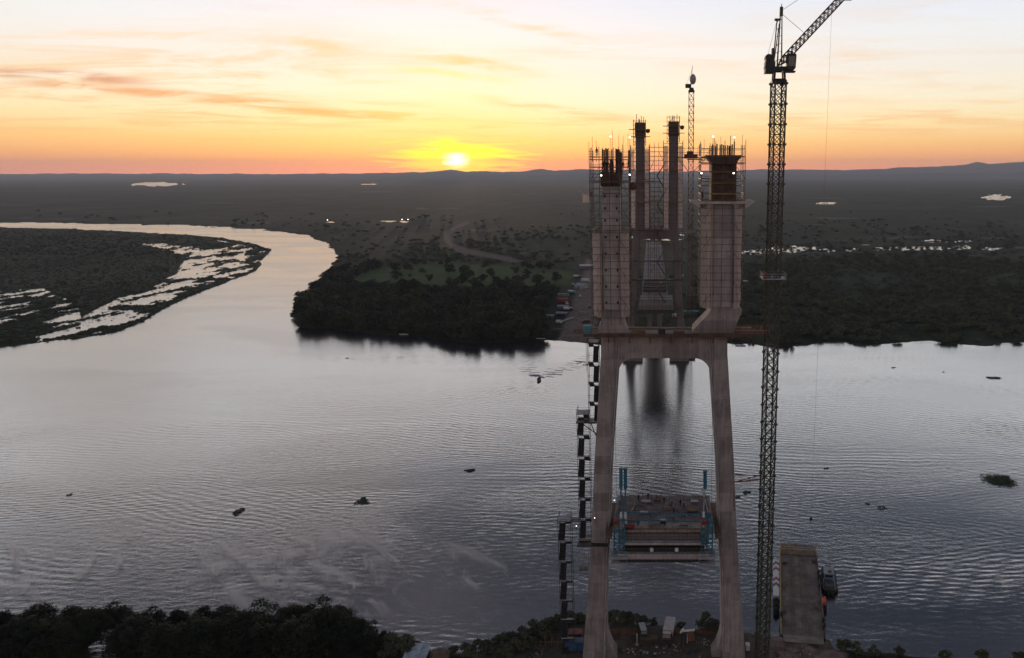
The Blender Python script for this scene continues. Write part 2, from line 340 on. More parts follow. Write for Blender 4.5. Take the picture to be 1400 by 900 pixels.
# ------------------------------------------------------------------ terrain
def hsh(ix, iy, seed): 
    n = np.sin(ix * 127.1 + iy * 311.7 + seed * 74.7) * 43758.5453; return n - np.floor(n)
def vnoise(x, y, seed=0):
    ix, iy = np.floor(x), np.floor(y); fx, fy = x - ix, y - iy; fx = fx * fx * (3 - 2 * fx); fy = fy * fy * (3 - 2 * fy)
    a, b_, c, d = hsh(ix, iy, seed), hsh(ix + 1, iy, seed), hsh(ix, iy + 1, seed), hsh(ix + 1, iy + 1, seed)
    return (a * (1 - fx) + b_ * fx) * (1 - fy) + (c * (1 - fx) + d * fx) * fy
def fbm(x, y, o=4, seed=0):
    s_, a, t = 0, .5, 0
    for i in range(o): s_ = s_ + a * vnoise(x * 2 ** i, y * 2 ** i, seed + i * 13); t += a; a *= .55
    return s_ / t
KY = 2.6
def sdist(px, py, poly):               # signed distance to an outline (inside +), survey units
    P = np.array(poly, float); P = P * [1, KY]; y = py * KY; d = np.full(px.shape, 1e18); ins = np.zeros(px.shape, bool)
    for i in range(len(P)):
        a, b_ = P[i], P[(i + 1) % len(P)]; ex, ey = b_ - a; wx, wy = px - a[0], y - a[1]
        t = np.clip((wx * ex + wy * ey) / (ex * ex + ey * ey + 1e-9), 0, 1); d = np.minimum(d, (wx - ex * t) ** 2 + (wy - ey * t) ** 2)
        c = ((a[1] > y) != (b_[1] > y)) & (px < (b_[0] - a[0]) * (y - a[1]) / (b_[1] - a[1] + 1e-12) + a[0]); ins ^= c
    d = np.sqrt(d); return np.where(ins, d, -d)
FARBANK = [(9000, 470), (1400, 469), (1340, 471), (1260, 469), (1200, 472), (1130, 470), (1060, 472), (1000, 470), (900, 468), (830, 470), (780, 469), (740, 467), (690, 466), (620, 464), (560, 460), (500, 456), (450, 452), (412, 450), (402, 440), (405, 420), (430, 395),
    (448, 372), (460, 355), (461, 345), (446, 331), (420, 322), (380, 316), (330, 312), (250, 308), (100, 305), (0, 304), (-9000, 302), (-9000, 100), (9000, 100)]
ISLAND = [(-9000, 311), (0, 311), (100, 313), (180, 317), (250, 321), (310, 326), (345, 333), (371, 341), (364, 350), (348, 372), (310, 386), (285, 396), (240, 415), (195, 440), (165, 452), (110, 463), (40, 470), (0, 474), (-9000, 490)]
INNER = [(-9000, 311), (0, 311), (100, 313), (180, 318), (262, 323), (330, 335), (300, 341), (250, 336), (185, 331), (225, 341), (255, 350), (248, 364), (228, 384), (196, 400), (160, 408), (135, 424), (112, 432), (100, 412), (60, 396), (0, 397), (-9000, 400)]
NEAR = [(-9000, 862), (-200, 856), (0, 850), (100, 852), (124, 868), (118, 1000), (152, 1000), (158, 868), (172, 856), (300, 852), (500, 856), (545, 882), (600, 893), (640, 897), (680, 886), (720, 868), (760, 853), (800, 847), (860, 848), (900, 856), (960, 861), (1040, 865), (1062, 869), (1132, 876), (1142, 888), (1200, 894), (1400, 906), (9000, 1000), (9000, 4000), (-9000, 4000)]
ROAD = [(800, 352), (818, 360), (818, 470), (758, 468), (768, 448), (777, 425), (786, 400), (796, 375)]
ROAD2 = [(700, 360), (660, 352), (622, 345), (606, 330), (606, 318), (622, 309), (640, 303), (642, 307), (624, 314), (615, 322), (618, 333), (640, 341), (690, 351), (720, 359)]
MEADOW = [(470, 380), (520, 366), (600, 358), (700, 362), (790, 372), (790, 392), (720, 396), (640, 394), (560, 392), (490, 396)]
YARD = [(720, 875), (770, 866), (850, 856), (960, 866), (1050, 870), (1145, 880), (1160, 960), (1160, 2000), (650, 2000), (640, 905)]
RAMP = [(1035, 869), (1068, 868), (1136, 876), (1160, 905), (1170, 960), (1040, 960)]
PONDS = [(215, 252, 32, 2.2), (905, 325, 26, 3.2), (1362, 270, 18, 3.0), (870, 325, 6, 3), (930, 322, 5, 2), (1040, 345, 24, 2.6), (1085, 341, 36, 3.5), (1125, 343, 22, 2.0), (1165, 342, 12, 2.0), (1205, 341, 11, 1.9), (1245, 340, 28, 2.2),
    (1280, 340, 14, 1.9), (1315, 339, 17, 2.3), (1352, 340, 16, 1.8), (1275, 330, 15, 1.6), (1298, 331, 9, .9), (1322, 330, 10, 1.4), (1185, 335, 6, .8), (1130, 278, 14, 1.0), (1075, 338, 8, 1.4), (452, 304, 5, .8), (531, 302.6, 9, .8), (552, 303.4, 6, .8), (505, 252, 12, .5)]
ys = np.concatenate([np.linspace(241.2, 262, 40), np.linspace(262.6, 345, 92), np.linspace(346, 480, 128), np.linspace(482, 830, 60), np.linspace(832, 960, 110), np.linspace(966, 1500, 24), np.array([2200, 4000, 8000.])])
xs = np.concatenate([np.linspace(-9000, -700, 22), np.linspace(-600, -60, 40), np.arange(-40, 1441, 2.4), np.linspace(1460, 2000, 40), np.linspace(2150, 9000, 22)])
v_ = (ys - CY) / F; tt = H / (SP + v_ * CP); YY = tt * (CP - v_ * SP)
extra = np.array([-60., -400., -2000.]); YY_all = np.concatenate([YY, extra]); tt_all = np.concatenate([tt, np.full(3, tt[-1])]); py_all = np.concatenate([ys, np.full(3, 9000.)])
tt_x = np.maximum(tt_all, 150.0)
PX, PY = np.meshgrid(xs, py_all); GX = (PX - CX) / F * tt_x[:, None]; GY = np.broadcast_to(YY_all[:, None], GX.shape); SC = np.broadcast_to((tt_x / F)[:, None], GX.shape)
PXe = CX + GX / tt_all[:, None] * F
def island_h(px, py, x, y, sc):
    nz = fbm(x / 22, y / 60, 4, 3) - .5; di = sdist(px, py, ISLAND); dn = sdist(px, py, INNER)
    h = np.full(px.shape, -1.6)
    pond = 7.5 * (.55 * fbm(x / 15, y / 44, 5, 9) + .45 * fbm(x / 6, y / 15, 3, 19) - .515) + 1.4 * np.clip((20 - di) / 20, -.12, 1) + .45 * np.clip((110 - px) / 110, 0, 1)
    hi = np.maximum(pond, np.clip(dn * .16 + nz * 2.6, -4, 1.5)); edge = np.clip((di + nz * 9) * .35, -1.6, 2.0)
    return np.maximum(h, np.minimum(hi, edge))
def height(px, py, x, y, sc):
    nz = fbm(x / 30, y / 30, 4, 1) - .5
    hf = np.clip((sdist(px, py, FARBANK) * sc + nz * 22) * .12, -1.6, np.where(y > 700, .55, 1.6))
    hf = np.where(hf > 0, hf + np.clip((y - 560) / 500, 0, 1) * .7 * fbm(x / 160, y / 160, 3, 5), hf)
    for (cx, cyy, rx, ry) in PONDS:
        e = np.sqrt(((px - cx) / rx) ** 2 + ((py - cyy) / (ry * 1.25)) ** 2) + (fbm(px / 7, py / 2.0, 3, 21) - .5) * 1.1
        hf = np.where((e < 1) & (hf > -.5), np.minimum(hf, -0.8), hf)
    hn = np.clip((sdist(px, py, NEAR) * sc + (fbm(x / 8, y / 8, 3, 2) - .5) * 5) * .35, -1.6, 2.2); hn = np.where(hn > .5, hn + (fbm(x / 5, y / 5, 4, 8) - .5) * .7, hn)
    return np.maximum(np.maximum(hf, island_h(px, py, x, y, sc)), hn)
HZ = height(PXe, PY, GX, GY, SC)
HZ[-3:, :] = 2.0
nr, nc = HZ.shape; idx = np.arange(nr * nc).reshape(nr, nc)
quads = np.stack([idx[1:, :-1], idx[1:, 1:], idx[:-1, 1:], idx[:-1, :-1]], -1).reshape(-1, 4)
hz_ = HZ.ravel(); keep = (hz_[quads] > -1.55).any(1); quads = quads[keep]
gme = npmesh('ground', np.stack([GX.ravel(), GY.ravel(), hz_], -1), quads, GROUND)
def attr(name, vals): a = gme.attributes.new(name, 'FLOAT', 'POINT'); a.data.foreach_set('value', np.clip(vals, 0, 1).astype(np.float32).ravel())
wob = (fbm(GX / 12, GY / 12, 3, 31) - .5) * 14
dirt = np.maximum(np.clip((sdist(PXe, PY, ROAD) + wob * .5) / 5, 0, 1), np.clip((sdist(PXe, PY, ROAD2) + wob * .2) / 2.0 + .3, 0, 1) * .8)
dirt = np.maximum(dirt, np.clip((sdist(PXe, PY, RAMP) + wob) / 8, 0, 1)); dirt = np.maximum(dirt, .5 * np.clip((sdist(PXe, PY, YARD) + wob) / 10, 0, 1))
attr('dirt', dirt); attr('meadow', np.clip((sdist(PXe, PY, MEADOW) + wob * 1.5) / 12, 0, 1) * .9)
pale = np.zeros_like(HZ)
for i in range(26):
    cx, cyy = rng.uniform(0, 1400), rng.uniform(262, 360); rx, ry = rng.uniform(8, 40), rng.uniform(.5, 1.6)
    pale = np.maximum(pale, np.clip(1.3 - np.sqrt(((PXe - cx) / rx) ** 2 + ((PY - cyy) / ry) ** 2) - (fbm(PXe / 6, PY / 2, 3, 44) - .5), 0, 1) * .5)
attr('pale', pale)
go = link(bpy.data.objects.new('ground', gme)); go['kind'] = 'structure'
gme.polygons.foreach_set('use_smooth', [True] * len(gme.polygons))

mw = MB(); mw.add([(-21000, -2050, 0), (21000, -2050, 0), (21000, 20200, 0), (-21000, 20200, 0)], [(0, 1, 2, 3)]); rv = mw.build('river', WATER); rv['kind'] = 'structure'

def groundz(x, y):
    px, py = proj(x, y, 0); A = lambda q_: np.array([float(q_)])
    d = y * CP + H * SP
    return float(height(A(px), A(py), A(x), A(y), A(d / F))[0])

# hills on the horizon
def ridge(name, Y, pts, depth, seed, amp=1.0):
    px = np.arange(-700, 2100, 4.0); py = np.interp(px, [p[0] for p in pts], [p[1] for p in pts]) - amp * 3.4 * (fbm(px / 17, px * 0, 5, seed) - .5)
    t = Y / (CP - (py - CY) / F * SP); X = (px - CX) / F * t; Z = np.maximum(H - t * (SP + (py - CY) / F * CP), 1.0)
    rows = []; prof = [(-1, 0), (-.75, .15), (-.5, .42), (-.28, .7), (-.12, .9), (0, 1), (.3, .75), (1, 0)]
    for dd, hh in prof:
        wv = (fbm(X / 900 + dd * 3, X * 0 + dd * 5 + seed, 4, seed + 3) - .5) * (1 - abs(hh - .5) * 2) * .35
        rows.append(np.stack([X, np.full_like(X, Y + dd * depth), Z * np.clip(hh + wv, -.01, 1) - (2 if hh == 0 else 0)], -1))
    V_ = np.concatenate(rows); n = len(X); m_ = len(prof); ii = np.arange(m_ * n).reshape(m_, n)
    f = np.stack([ii[:-1, :-1], ii[:-1, 1:], ii[1:, 1:], ii[1:, :-1]], -1).reshape(-1, 4)
    me = npmesh(name, V_, f, HILL); me.polygons.foreach_set('use_smooth', [True] * len(me.polygons)); o = link(bpy.data.objects.new(name, me)); o['kind'] = 'structure'
ridge('hills', 17500, [(-700, 237), (0, 237.4), (250, 237.6), (420, 237.8), (520, 237), (560, 235.5), (600, 234.6), (615, 232.0), (640, 234.8), (665, 234.0), (690, 235.5), (720, 233.8), (740, 231.4), (760, 233.4), (790, 231.8), (812, 231.2), (840, 233), (900, 235), (1010, 233.0), (1040, 231.8), (1080, 231.2), (1110, 232.4), (1150, 232.6), (1200, 231.2), (1240, 229.4), (1290, 228.0), (1322, 225.4), (1336, 221.4), (1352, 223.8), (1380, 221.8), (1420, 221.2), (1600, 219), (2100, 224)], 1500, 5)
ridge('hills', 14500, [(-700, 240.6), (500, 241.5), (600, 240.5), (760, 239.4), (900, 240), (1050, 238.8), (1180, 238.6), (1260, 237.2), (1340, 236.2), (1420, 236.2), (2100, 237)], 1100, 11, .7)

# ------------------------------------------------------------------ haze
hm = bpy.data.materials.new('haze_air'); hm.use_nodes = True; hm.node_tree.nodes.clear(); q = N(hm.node_tree)
pv = q.node('ShaderNodeVolumePrincipled'); pv.inputs['Color'].default_value = (.72, .80, .96, 1); pv.inputs['Density'].default_value = 4.2e-5; pv.inputs['Anisotropy'].default_value = .2
q.l.new(pv.outputs[0], q.node('ShaderNodeOutputMaterial').inputs['Volume'])
hb = MB().bb(-26000, 26000, -2100, 20500, -3.0, 390).build('haze', hm); hb['kind'] = 'stuff'

# ------------------------------------------------------------------ people
def skinned(name, pts, edges, rad, m, sub=1):
    me = bpy.data.meshes.new(name); me.from_pydata(pts, edges, []); o = link(bpy.data.objects.new(name, me))
    md = o.modifiers.new('s', 'SKIN'); md.use_smooth_shade = True
    for v, r_ in zip(me.skin_vertices[0].data, rad): v.radius = (r_, r_)
    me.skin_vertices[0].data[0].use_root = True
    if sub: o.modifiers.new('u', 'SUBSURF').levels = sub; o.modifiers['u'].render_levels = sub
    dg = bpy.context.evaluated_depsgraph_get(); nm = bpy.data.meshes.new_from_object(o.evaluated_get(dg)); nm.name = name
    bpy.data.objects.remove(o); bpy.data.meshes.remove(me); nm.materials.clear(); nm.materials.append(m); return nm
def person_mesh(pose):
    hip, chest, neck, head = (0, 0, .92), (0, .01, 1.28), (0, 0, 1.47), (0, -.02, 1.64)
    P = [hip, (0, .01, 1.1), chest, neck, head, (0, -.01, 1.76)]; E_ = [(0, 1), (1, 2), (2, 3), (3, 4), (4, 5)]; r_ = [.15, .14, .16, .065, .095, .05]
    lean = 0
    A = {'stand': [((.19, 0, 1.4), (.25, .02, 1.13), (.24, -.08, .9)), ((-.19, 0, 1.4), (-.25, .02, 1.13), (-.24, -.08, .9))],
         'reach': [((.19, 0, 1.4), (.27, -.2, 1.28), (.2, -.46, 1.3)), ((-.19, 0, 1.4), (-.26, -.14, 1.2), (-.2, -.4, 1.18))],
         'bend': [((.19, -.02, 1.4), (.24, -.2, 1.18), (.16, -.42, 1.0)), ((-.19, -.02, 1.4), (-.24, -.18, 1.16), (-.16, -.38, .98))]}[pose]
    L = {'stand': [((.1, 0, .86), (.12, -.02, .48), (.12, .03, .07), (.13, -.15, .04)), ((-.1, 0, .86), (-.12, -.02, .48), (-.12, .03, .07), (-.13, -.15, .04))],
         'reach': [((.1, 0, .86), (.13, -.16, .5), (.13, -.1, .07), (.14, -.28, .04)), ((-.1, 0, .86), (-.12, .08, .48), (-.12, .26, .08), (-.13, .1, .04))],
         'bend': [((.1, 0, .86), (.15, -.12, .48), (.14, .02, .07), (.15, -.16, .04)), ((-.1, 0, .86), (-.15, -.1, .48), (-.14, .04, .07), (-.15, -.14, .04))]}[pose]
    for c in A:
        n = len(P); P += [c[0], c[1], c[2], (c[2][0], c[2][1] - .07, c[2][2] - .06)]; E_ += [(2, n), (n, n + 1), (n + 1, n + 2), (n + 2, n + 3)]; r_ += [.07, .052, .04, .035]
    for c in L:
        n = len(P); P += list(c); E_ += [(0, n), (n, n + 1), (n + 1, n + 2), (n + 2, n + 3)]; r_ += [.095, .07, .05, .04]
    if pose == 'bend':
        def bd(p):
            if p[2] <= .9: return p
            a = R(38) ; y, z = p[1], p[2] - .9; return (p[0], y * math.cos(a) - z * math.sin(a), .9 + z * math.cos(a) + y * math.sin(a))
        P = [bd(p) for p in P]
    return skinned('person', P, E_, r_, CLOTH, 1), P[4]
PM = {p: person_mesh(p) for p in ('stand', 'reach', 'bend')}
HATME = {c: MB().loft([[(rr * math.cos(t), rr * math.sin(t) * 1.12, z) for t in [i * math.pi / 4 for i in range(8)]] for rr, z in ((.17, 0), (.135, .02), (.12, .1), (.06, .155), (.01, .165))]).mesh('hard_hat', m, smooth=True) for c, m in (('w', HATW), ('y', HATY))}
VESTME = MB().loft([[(rr * math.cos(t), rr * .78 * math.sin(t) + .01, z) for t in [i * math.pi / 4 for i in range(8)]] for rr, z in ((.19, .98), (.2, 1.1), (.225, 1.3), (.2, 1.42))]).mesh('vest', ORANGE, smooth=True)
HEADME = MB().ball((0, 0, 0), .1, 10, 6, (.85, 1, 1.15)).ball((0, -.105, -.01), .022, 6, 4).mesh('face', SKIN, smooth=True)
def person(loc, rz, pose, hat, vest, label, group):
    me, hd = PM[pose]; o = link(bpy.data.objects.new('person', me)); o.location = loc; o.rotation_euler = (0, 0, rz); tag(o, label, 'person', group)
    h = piece0('hard_hat', HATME[hat], o, (hd[0], hd[1], hd[2] + .05)); piece0('face', HEADME, o, (hd[0], hd[1] - .015, hd[2] - .02))
    if vest and pose != 'bend': piece0('vest', VESTME, o, (0, 0, 0))
    return o
def piece0(name, me, parent, loc, rot=None):
    o = link(bpy.data.objects.new(name, me)); o.parent = parent; o.location = loc
    if rot: o.rotation_euler = rot
    return o

# ------------------------------------------------------------------ shared metal-work builders
def unit_bar(name, axis, L, r_, m, n=4):
    p = [0, 0, 0]; p[axis] = L; return MB().tube((0, 0, 0), p, r_, n).mesh(name, m)
def scaffold(root, x0, x1, y0, y1, z0, z1, nx, ny, lift, r_=.05, m=SCAF, decks=(), top=None):
    xs_ = np.linspace(x0, x1, nx); ys_ = np.linspace(y0, y1, ny); top = z1 if top is None else top
    pm = unit_bar('post', 2, z1 - z0, r_, m); lx = unit_bar('ledger', 0, x1 - x0, r_ * .8, m); ly = unit_bar('ledger', 1, y1 - y0, r_ * .8, m)
    for i, x in enumerate(xs_):
        for j, y in enumerate(ys_):
            if i in (0, nx - 1) or j in (0, ny - 1): o = piece('post', pm, root, (x, y, z0)); o.scale.z = 1 + random.uniform(0, .03)
    z = z0 + lift
    while z < top:
        for y in (y0, y1): piece('ledger', lx, root, (x0, y, z))
        for x in (x0, x1): piece('ledger', ly, root, (x, y0, z))
        z += lift
    br = unit_bar('brace', 2, 1.0, r_ * .7, m)
    for y in (y0, y1):
        z = z0; f = 0
        while z + 2 * lift < z1:
            a = Vector((xs_[0 if f == 0 else -1], y, z)); b_ = Vector((xs_[1 if f == 0 else -2], y, z + 2 * lift)); o = piece('brace', br, root, a)
            o.rotation_mode = 'QUATERNION'; dv_ = b_ - a; o.rotation_quaternion = dv_.to_track_quat('Z', 'Y'); o.scale = (1, 1, dv_.length); z += 2 * lift; f ^= 1
    for zd in decks:
        MB().bb(x0 - .1, x1 + .1, y0 - .1, y0 + 1.0, zd, zd + .08).build('walk_board', TIMB, root); MB().bb(x0 - .1, x1 + .1, y1 - 1.0, y1 + .1, zd, zd + .08).build('walk_board', TIMB, root)
        MB().bb(x0 - .1, x0 + 1.0, y0 + 1.0, y1 - 1.0, zd, zd + .08).build('walk_board', TIMB, root); MB().bb(x1 - 1.0, x1 + .1, y0 + 1.0, y1 - 1.0, zd, zd + .08).build('walk_board', TIMB, root)
        mb = MB()
        for y in (y0, y1):
            for h in (.55, 1.1): mb.tube((x0, y, zd + h), (x1, y, zd + h), .035)
        for x in (x0, x1):
            for h in (.55, 1.1): mb.tube((x, y0, zd + h), (x, y1, zd + h), .035)
        mb.build('guard_rail', m, root)
def mast_mesh(name, wd, h, r_, rd, m, nb=1):
    mb = MB(); a = wd / 2; c = [(-a, -a), (a, -a), (a, a), (-a, a)]; bh = h / nb
    for x, y in c: mb.tube((x, y, 0), (x, y, h), r_)
    for j in range(nb):
        z0, z1 = j * bh, (j + 1) * bh
        for i in range(4):
            p, q_ = c[i], c[(i + 1) % 4]; mb.tube((*p, z0), (*q_, z0), rd); mb.tube((*p, z0), (*q_, z1), rd); mb.tube((*q_, z0), (*p, z1), rd)
    for x, y in c: mb.box((x, y, h), (r_ * 3.4, r_ * 3.4, r_ * 2.2))
    return mb.mesh(name, m)
def floodlight(loc, base_z, label, pole=True, grp='site floodlights'):
    t = thing('work_light', label, 'work light', (loc[0], loc[1], base_z), group=grp); sz = .55 if not pole or loc[2] < 60 else 1.0
    if pole: MB().tube((loc[0], loc[1], base_z), loc, .04, 6).build('pole', STEEL, t)
    hd = MB().box((loc[0], loc[1] + .03, loc[2]), (.42 * sz, .2, .32 * sz)).build('lamp_housing', STEEL, t); MB().ball((loc[0], loc[1] - .11, loc[2]), .17 * sz, 8, 5, (1.1, .5, .8)).build('lamp_lens', LAMP, hd)

# ------------------------------------------------------------------ near pylon
PYY = 167.0
def legc(z, side):      # lateral outer / inner edge of the pylon leg at height z
    o = np.interp(z, [-2, 2.5, 25, 38, 49, 75, 80.5], [19.6, 19.2, 17.3, 16.35, 15.8, 13.9, 13.7]); i = np.interp(z, [-2, 2.5, 25, 38, 49, 75, 80.5], [13.8, 13.7, 13.1, 12.2, 11.8, 9.8, 9.4]); c = .5
    return (c + side * i, c + side * o)
def legring(x0, x1, d, z, y, ch=.55):
    lo, hi = min(x0, x1), max(x0, x1)
    return [(lo + ch, y - d, z), (hi - ch, y - d, z), (hi, y - d + ch, z), (hi, y + d - ch, z), (hi - ch, y + d, z), (lo + ch, y + d, z), (lo, y + d - ch, z), (lo, y - d + ch, z)]
def pylon(name, label, X0, Y0, detail, towers, ztop, m, zb=-2.0):
    t = thing(name, label, 'bridge pylon', (X0 + .5, Y0, 0), group='bridge pylons')
    for side in (-1, 1):
        rings = []; z = zb
        while z < 75:
            zn = min(z + 4.4, 75)
            for q_ in ((z + .05, 0), (zn - .05, 0), (zn, .05)) if detail else ((z, 0),):
                zz_, ins = q_; a, b_ = legc(zz_, side); d = np.interp(zz_, [0, 75], [3.6, 2.6]); s_ = 1 if a < b_ else -1
                rings.append([(X0 + p[0], p[1], p[2]) for p in legring(a + ins * s_, b_ - ins * s_, d - ins, zz_, Y0)])
            z = zn
        a, b_ = legc(80.3, side); rings.append([(X0 + p[0], p[1], p[2]) for p in legring(a, b_, 2.6, 80.3, Y0)])
        MB().loft(rings).build('leg', m, t)
        a, b_ = legc(3, side); fl = []
        for z, e in ((-2.5, 5.2), (0, 4.2), (2.0, 2.6), (4.0, 1.3), (6.5, .45), (9.5, 0.02)):
            ii = a - side * e; lo, hi = min(ii, a + side * .4), max(ii, a + side * .4); fl.append([(X0 + lo, Y0 - 2.4, z), (X0 + hi, Y0 - 2.4, z), (X0 + hi, Y0 + 2.4, z), (X0 + lo, Y0 + 2.4, z)])
        MB().loft(fl).build('base_flare', m, t)
        if detail:
            px_ = X0 + (legc(40, side)[0] * .62 + legc(40, side)[1] * .38); mb = MB(); pr = None
            for z in np.linspace(1, 80, 24):
                a, b_ = legc(z, side); p = (X0 + (a * .93 + b_ * .07), Y0 - np.interp(z, [0, 75], [3.6, 2.6]) - .08, z)
                if pr: mb.tube(pr, p, .11, 6)
                pr = p
            mb.build('drain_pipe', GREYM, t)
    # crossbeam with rounded haunches
    top, bot, r_ = 80.5, 75.1, 3.6; xi = legc(74, 1)[0] - .5; prof = []
    xb = legc(71.2, 1)[0] - .5
    pts = [(-xi - .6, top), (-xb - .45, bot - r_)]
    for i in range(9):
        a = math.pi * (1 - i / 16); pts.append((-xb + r_ + r_ * math.cos(a) * 1.0, bot - r_ + r_ * math.sin(a)))
    for i in range(9):
        a = math.pi / 2 * (1 - i / 8); pts.append((xb - r_ + r_ * math.cos(a), bot - r_ + r_ * math.sin(a)))
    pts += [(xb + .45, bot - r_), (xi + .6, top)]
    mb = MB(); n = len(pts); mb.add([(X0 + .5 + x, Y0 - 2.35, z) for x, z in pts] + [(X0 + .5 + x, Y0 + 2.35, z) for x, z in pts], [tuple(range(n)), tuple(range(2 * n - 1, n - 1, -1))] + [((i + 1) % n, i, n + i, n + (i + 1) % n) for i in range(n)])
    mb.build('crossbeam', m, t)
    for (x0, x1, z1) in towers:
        rings = []; z = 80.35
        while z < z1:
            zn = min(z + 4.0, z1)
            for zz_, ins in ((z + .05, 0), (zn - .05, 0), (zn, .05)): rings.append(legring(X0 + x0 + ins, X0 + x1 - ins, 3.0 - ins, zz_, Y0, .5))
            z = zn
        MB().loft(rings).build('tower_column', CON2 if detail else m, t)
    return t
PY_ = pylon('bridge_pylon', 'unfinished concrete H-shaped bridge pylon standing on the near bank beside the crane', 0, PYY, True, [(-12.5, -8.85, 112.0), (10.6, 15.1, 108.7)], 120, CON)
# details on the near pylon
for z in (84, 87.5, 91, 94.5, 98, 101.5, 105, 107.5, 110):
    for x in (-11.9, -9.45): MB().box((x, PYY - 3.0, z), (.42, .06, .55)).build('tie_pocket', STEEL, PY_)
flare = MB()
for z, lo, hi in ((80.3, 6.7, 17.2),):
    rings = [[(l, PYY - 3.1, zz_), (h, PYY - 3.1, zz_), (h, PYY + 3.1, zz_), (l, PYY + 3.1, zz_)] for zz_, l, h in ((80.55, 6.6, 15.6), (81.6, 6.8, 15.7), (83.2, 8.3, 16.2), (84.9, 9.9, 17.0), (86.0, 10.6, 17.2), (86.6, 10.7, 15.0))]
flare.loft(rings); flare.build('corbel', CON, PY_)
fl2 = MB().loft([[(l, PYY - 3.1, zz_), (h, PYY - 3.1, zz_), (h, PYY + 3.1, zz_), (l, PYY + 3.1, zz_)] for zz_, l, h in ((80.55, -14.0, -7.4), (82, -13.8, -7.9), (84.2, -12.7, -8.6), (86.0, -12.6, -8.8))]); fl2.build('corbel', CON, PY_)
# formwork on the two columns, cap plates and starter bars
MB().bb(-12.75, -8.6, PYY - 3.25, PYY + 3.25, 112.05, 114.9).build('formwork', PLY, PY_)
MB().bb(-13.1, -8.25, PYY - 3.45, PYY + 3.45, 110.7, 111.2).build('formwork_waler', GREYM, PY_)
mb = MB()
for i in range(6): mb.bb(10.25 + i * .85, 10.33 + i * .85, PYY - 3.36, PYY - 3.24, 108.8, 117.4)
fw = MB().bb(10.2, 15.45, PYY - 3.24, PYY + 3.24, 108.75, 117.6).build('formwork', PLY, PY_); mb.build('formwork_soldier', RUST, fw)
for z in (110.4, 112.6, 114.8, 116.8): MB().bb(10.0, 15.65, PYY - 3.6, PYY - 3.36, z, z + .25).build('formwork_waler', YEL if z in (110.4, 112.6) else TIMB, fw)
MB().loft([[(12.8 + s_ * sx, PYY + 3.3 * sy, z) for sx, sy in ((-1, -1.1), (1, -1.1), (1, 1.1), (-1, 1.1))] for z, s_ in ((116.9, 2.6), (118.0, 3.6), (118.35, 3.7))]).build('formwork_cap', PLY, PY_)
barme = MB().tube((0, 0, 0), (0, 0, 1), .17, 8).mesh('starter_bar_bundle', RUST)
for x, h in ((-12.3, 6.2), (-11.6, 6.4), (-9.5, 6.3), (-9.1, 6.2), (-10.6, 4.2), (-8.65, 5.6)):
    for yy in (-2.4, 2.4): o = piece('starter_bar_bundle', barme, PY_, (x, PYY + yy, 113.4)); o.scale.z = h
for x in (10.6, 11.4, 12.4, 13.1, 13.9, 14.5, 14.95):
    for yy in (-2.2, 2.2): o = piece('starter_bar_bundle', barme, PY_, (x, PYY + yy, 118.2)); o.scale = (.85, .85, random.uniform(2.1, 2.6))
thin = MB().tube((0, 0, 0), (0, 0, 1), .06, 5).mesh('starter_bar', RUST)
for x0, x1, z, n in ((-12.9, -8.4, 114.5, 9), (10.3, 15.4, 118.2, 9)):
    for i in range(n): o = piece('starter_bar', thin, PY_, (x0 + (x1 - x0) * i / (n - 1) + random.uniform(-.15, .15), PYY + random.choice((-2.7, 2.7)), z)); o.scale.z = random.uniform(3.2, 7.0) * (1 if x0 < 0 else .6)

# scaffolds round the columns
def net_panel(root, x0, y0, x1, y1, z0, z1, nu=6, nv=10, sag=.18):
    vs_, fs = [], []; d = Vector((x1 - x0, y1 - y0, 0)); nrm = Vector((d.y, -d.x, 0)).normalized()
    for j in range(nv + 1):
        for i in range(nu + 1):
            p = Vector((x0, y0, z0)) + d * (i / nu); p.z = z0 + (z1 - z0) * j / nv
            p += nrm * (random.uniform(-sag, sag) * .6 + (.08 if j % 2 else -.08)); vs_.append(p)
    for j in range(nv):
        for i in range(nu): a = j * (nu + 1) + i; fs.append((a, a + 1, a + nu + 2, a + nu + 1))
    MB().add(vs_, fs).build('net_panel', NET, root)
FANM = mat('catch_fan_sheet', (.42, .36, .34), .8, .25, .8)
SL = thing('scaffold', 'scaffold cage with pinkish debris netting on its lower half around the slimmer pylon column', 'scaffold', (-10.8, PYY, 80.5), group='scaffolds on the near pylon')
scaffold(SL, -14.9, -6.8, PYY - 4.6, PYY + 4.6, 83.0, 119.0, 5, 4, 1.5, .085, decks=(103.0, 112.7, 115.3, 118.0))
yf, yb = PYY - 4.42, PYY + 4.42
for a in ((-14.75, PYY - 1.6, -13.6, yf), (-13.6, yf, -12.7, yf), (-8.8, yf, -8.0, yf), (-8.0, yf, -6.95, PYY - 1.6), (-14.75, yb, -14.75, PYY - 1.6), (-6.95, PYY - 1.6, -6.95, yb)): net_panel(SL, *a, 84.4, 102.4)
for (x, y, zt) in ((-14.2, PYY - 4.6, 122.0), (-13.4, PYY - 4.6, 121.2), (-10.1, PYY - 4.6, 123.2), (-9.2, PYY + 3, 122.6), (-7.9, PYY - 4.6, 122.2), (-6.9, PYY - 4.6, 122.6), (-14.9, PYY - 4.6, 121)): o = piece('post', unit_bar('post', 2, 1.0, .05, SCAF), SL, (x, y, 117)); o.scale.z = zt - 117
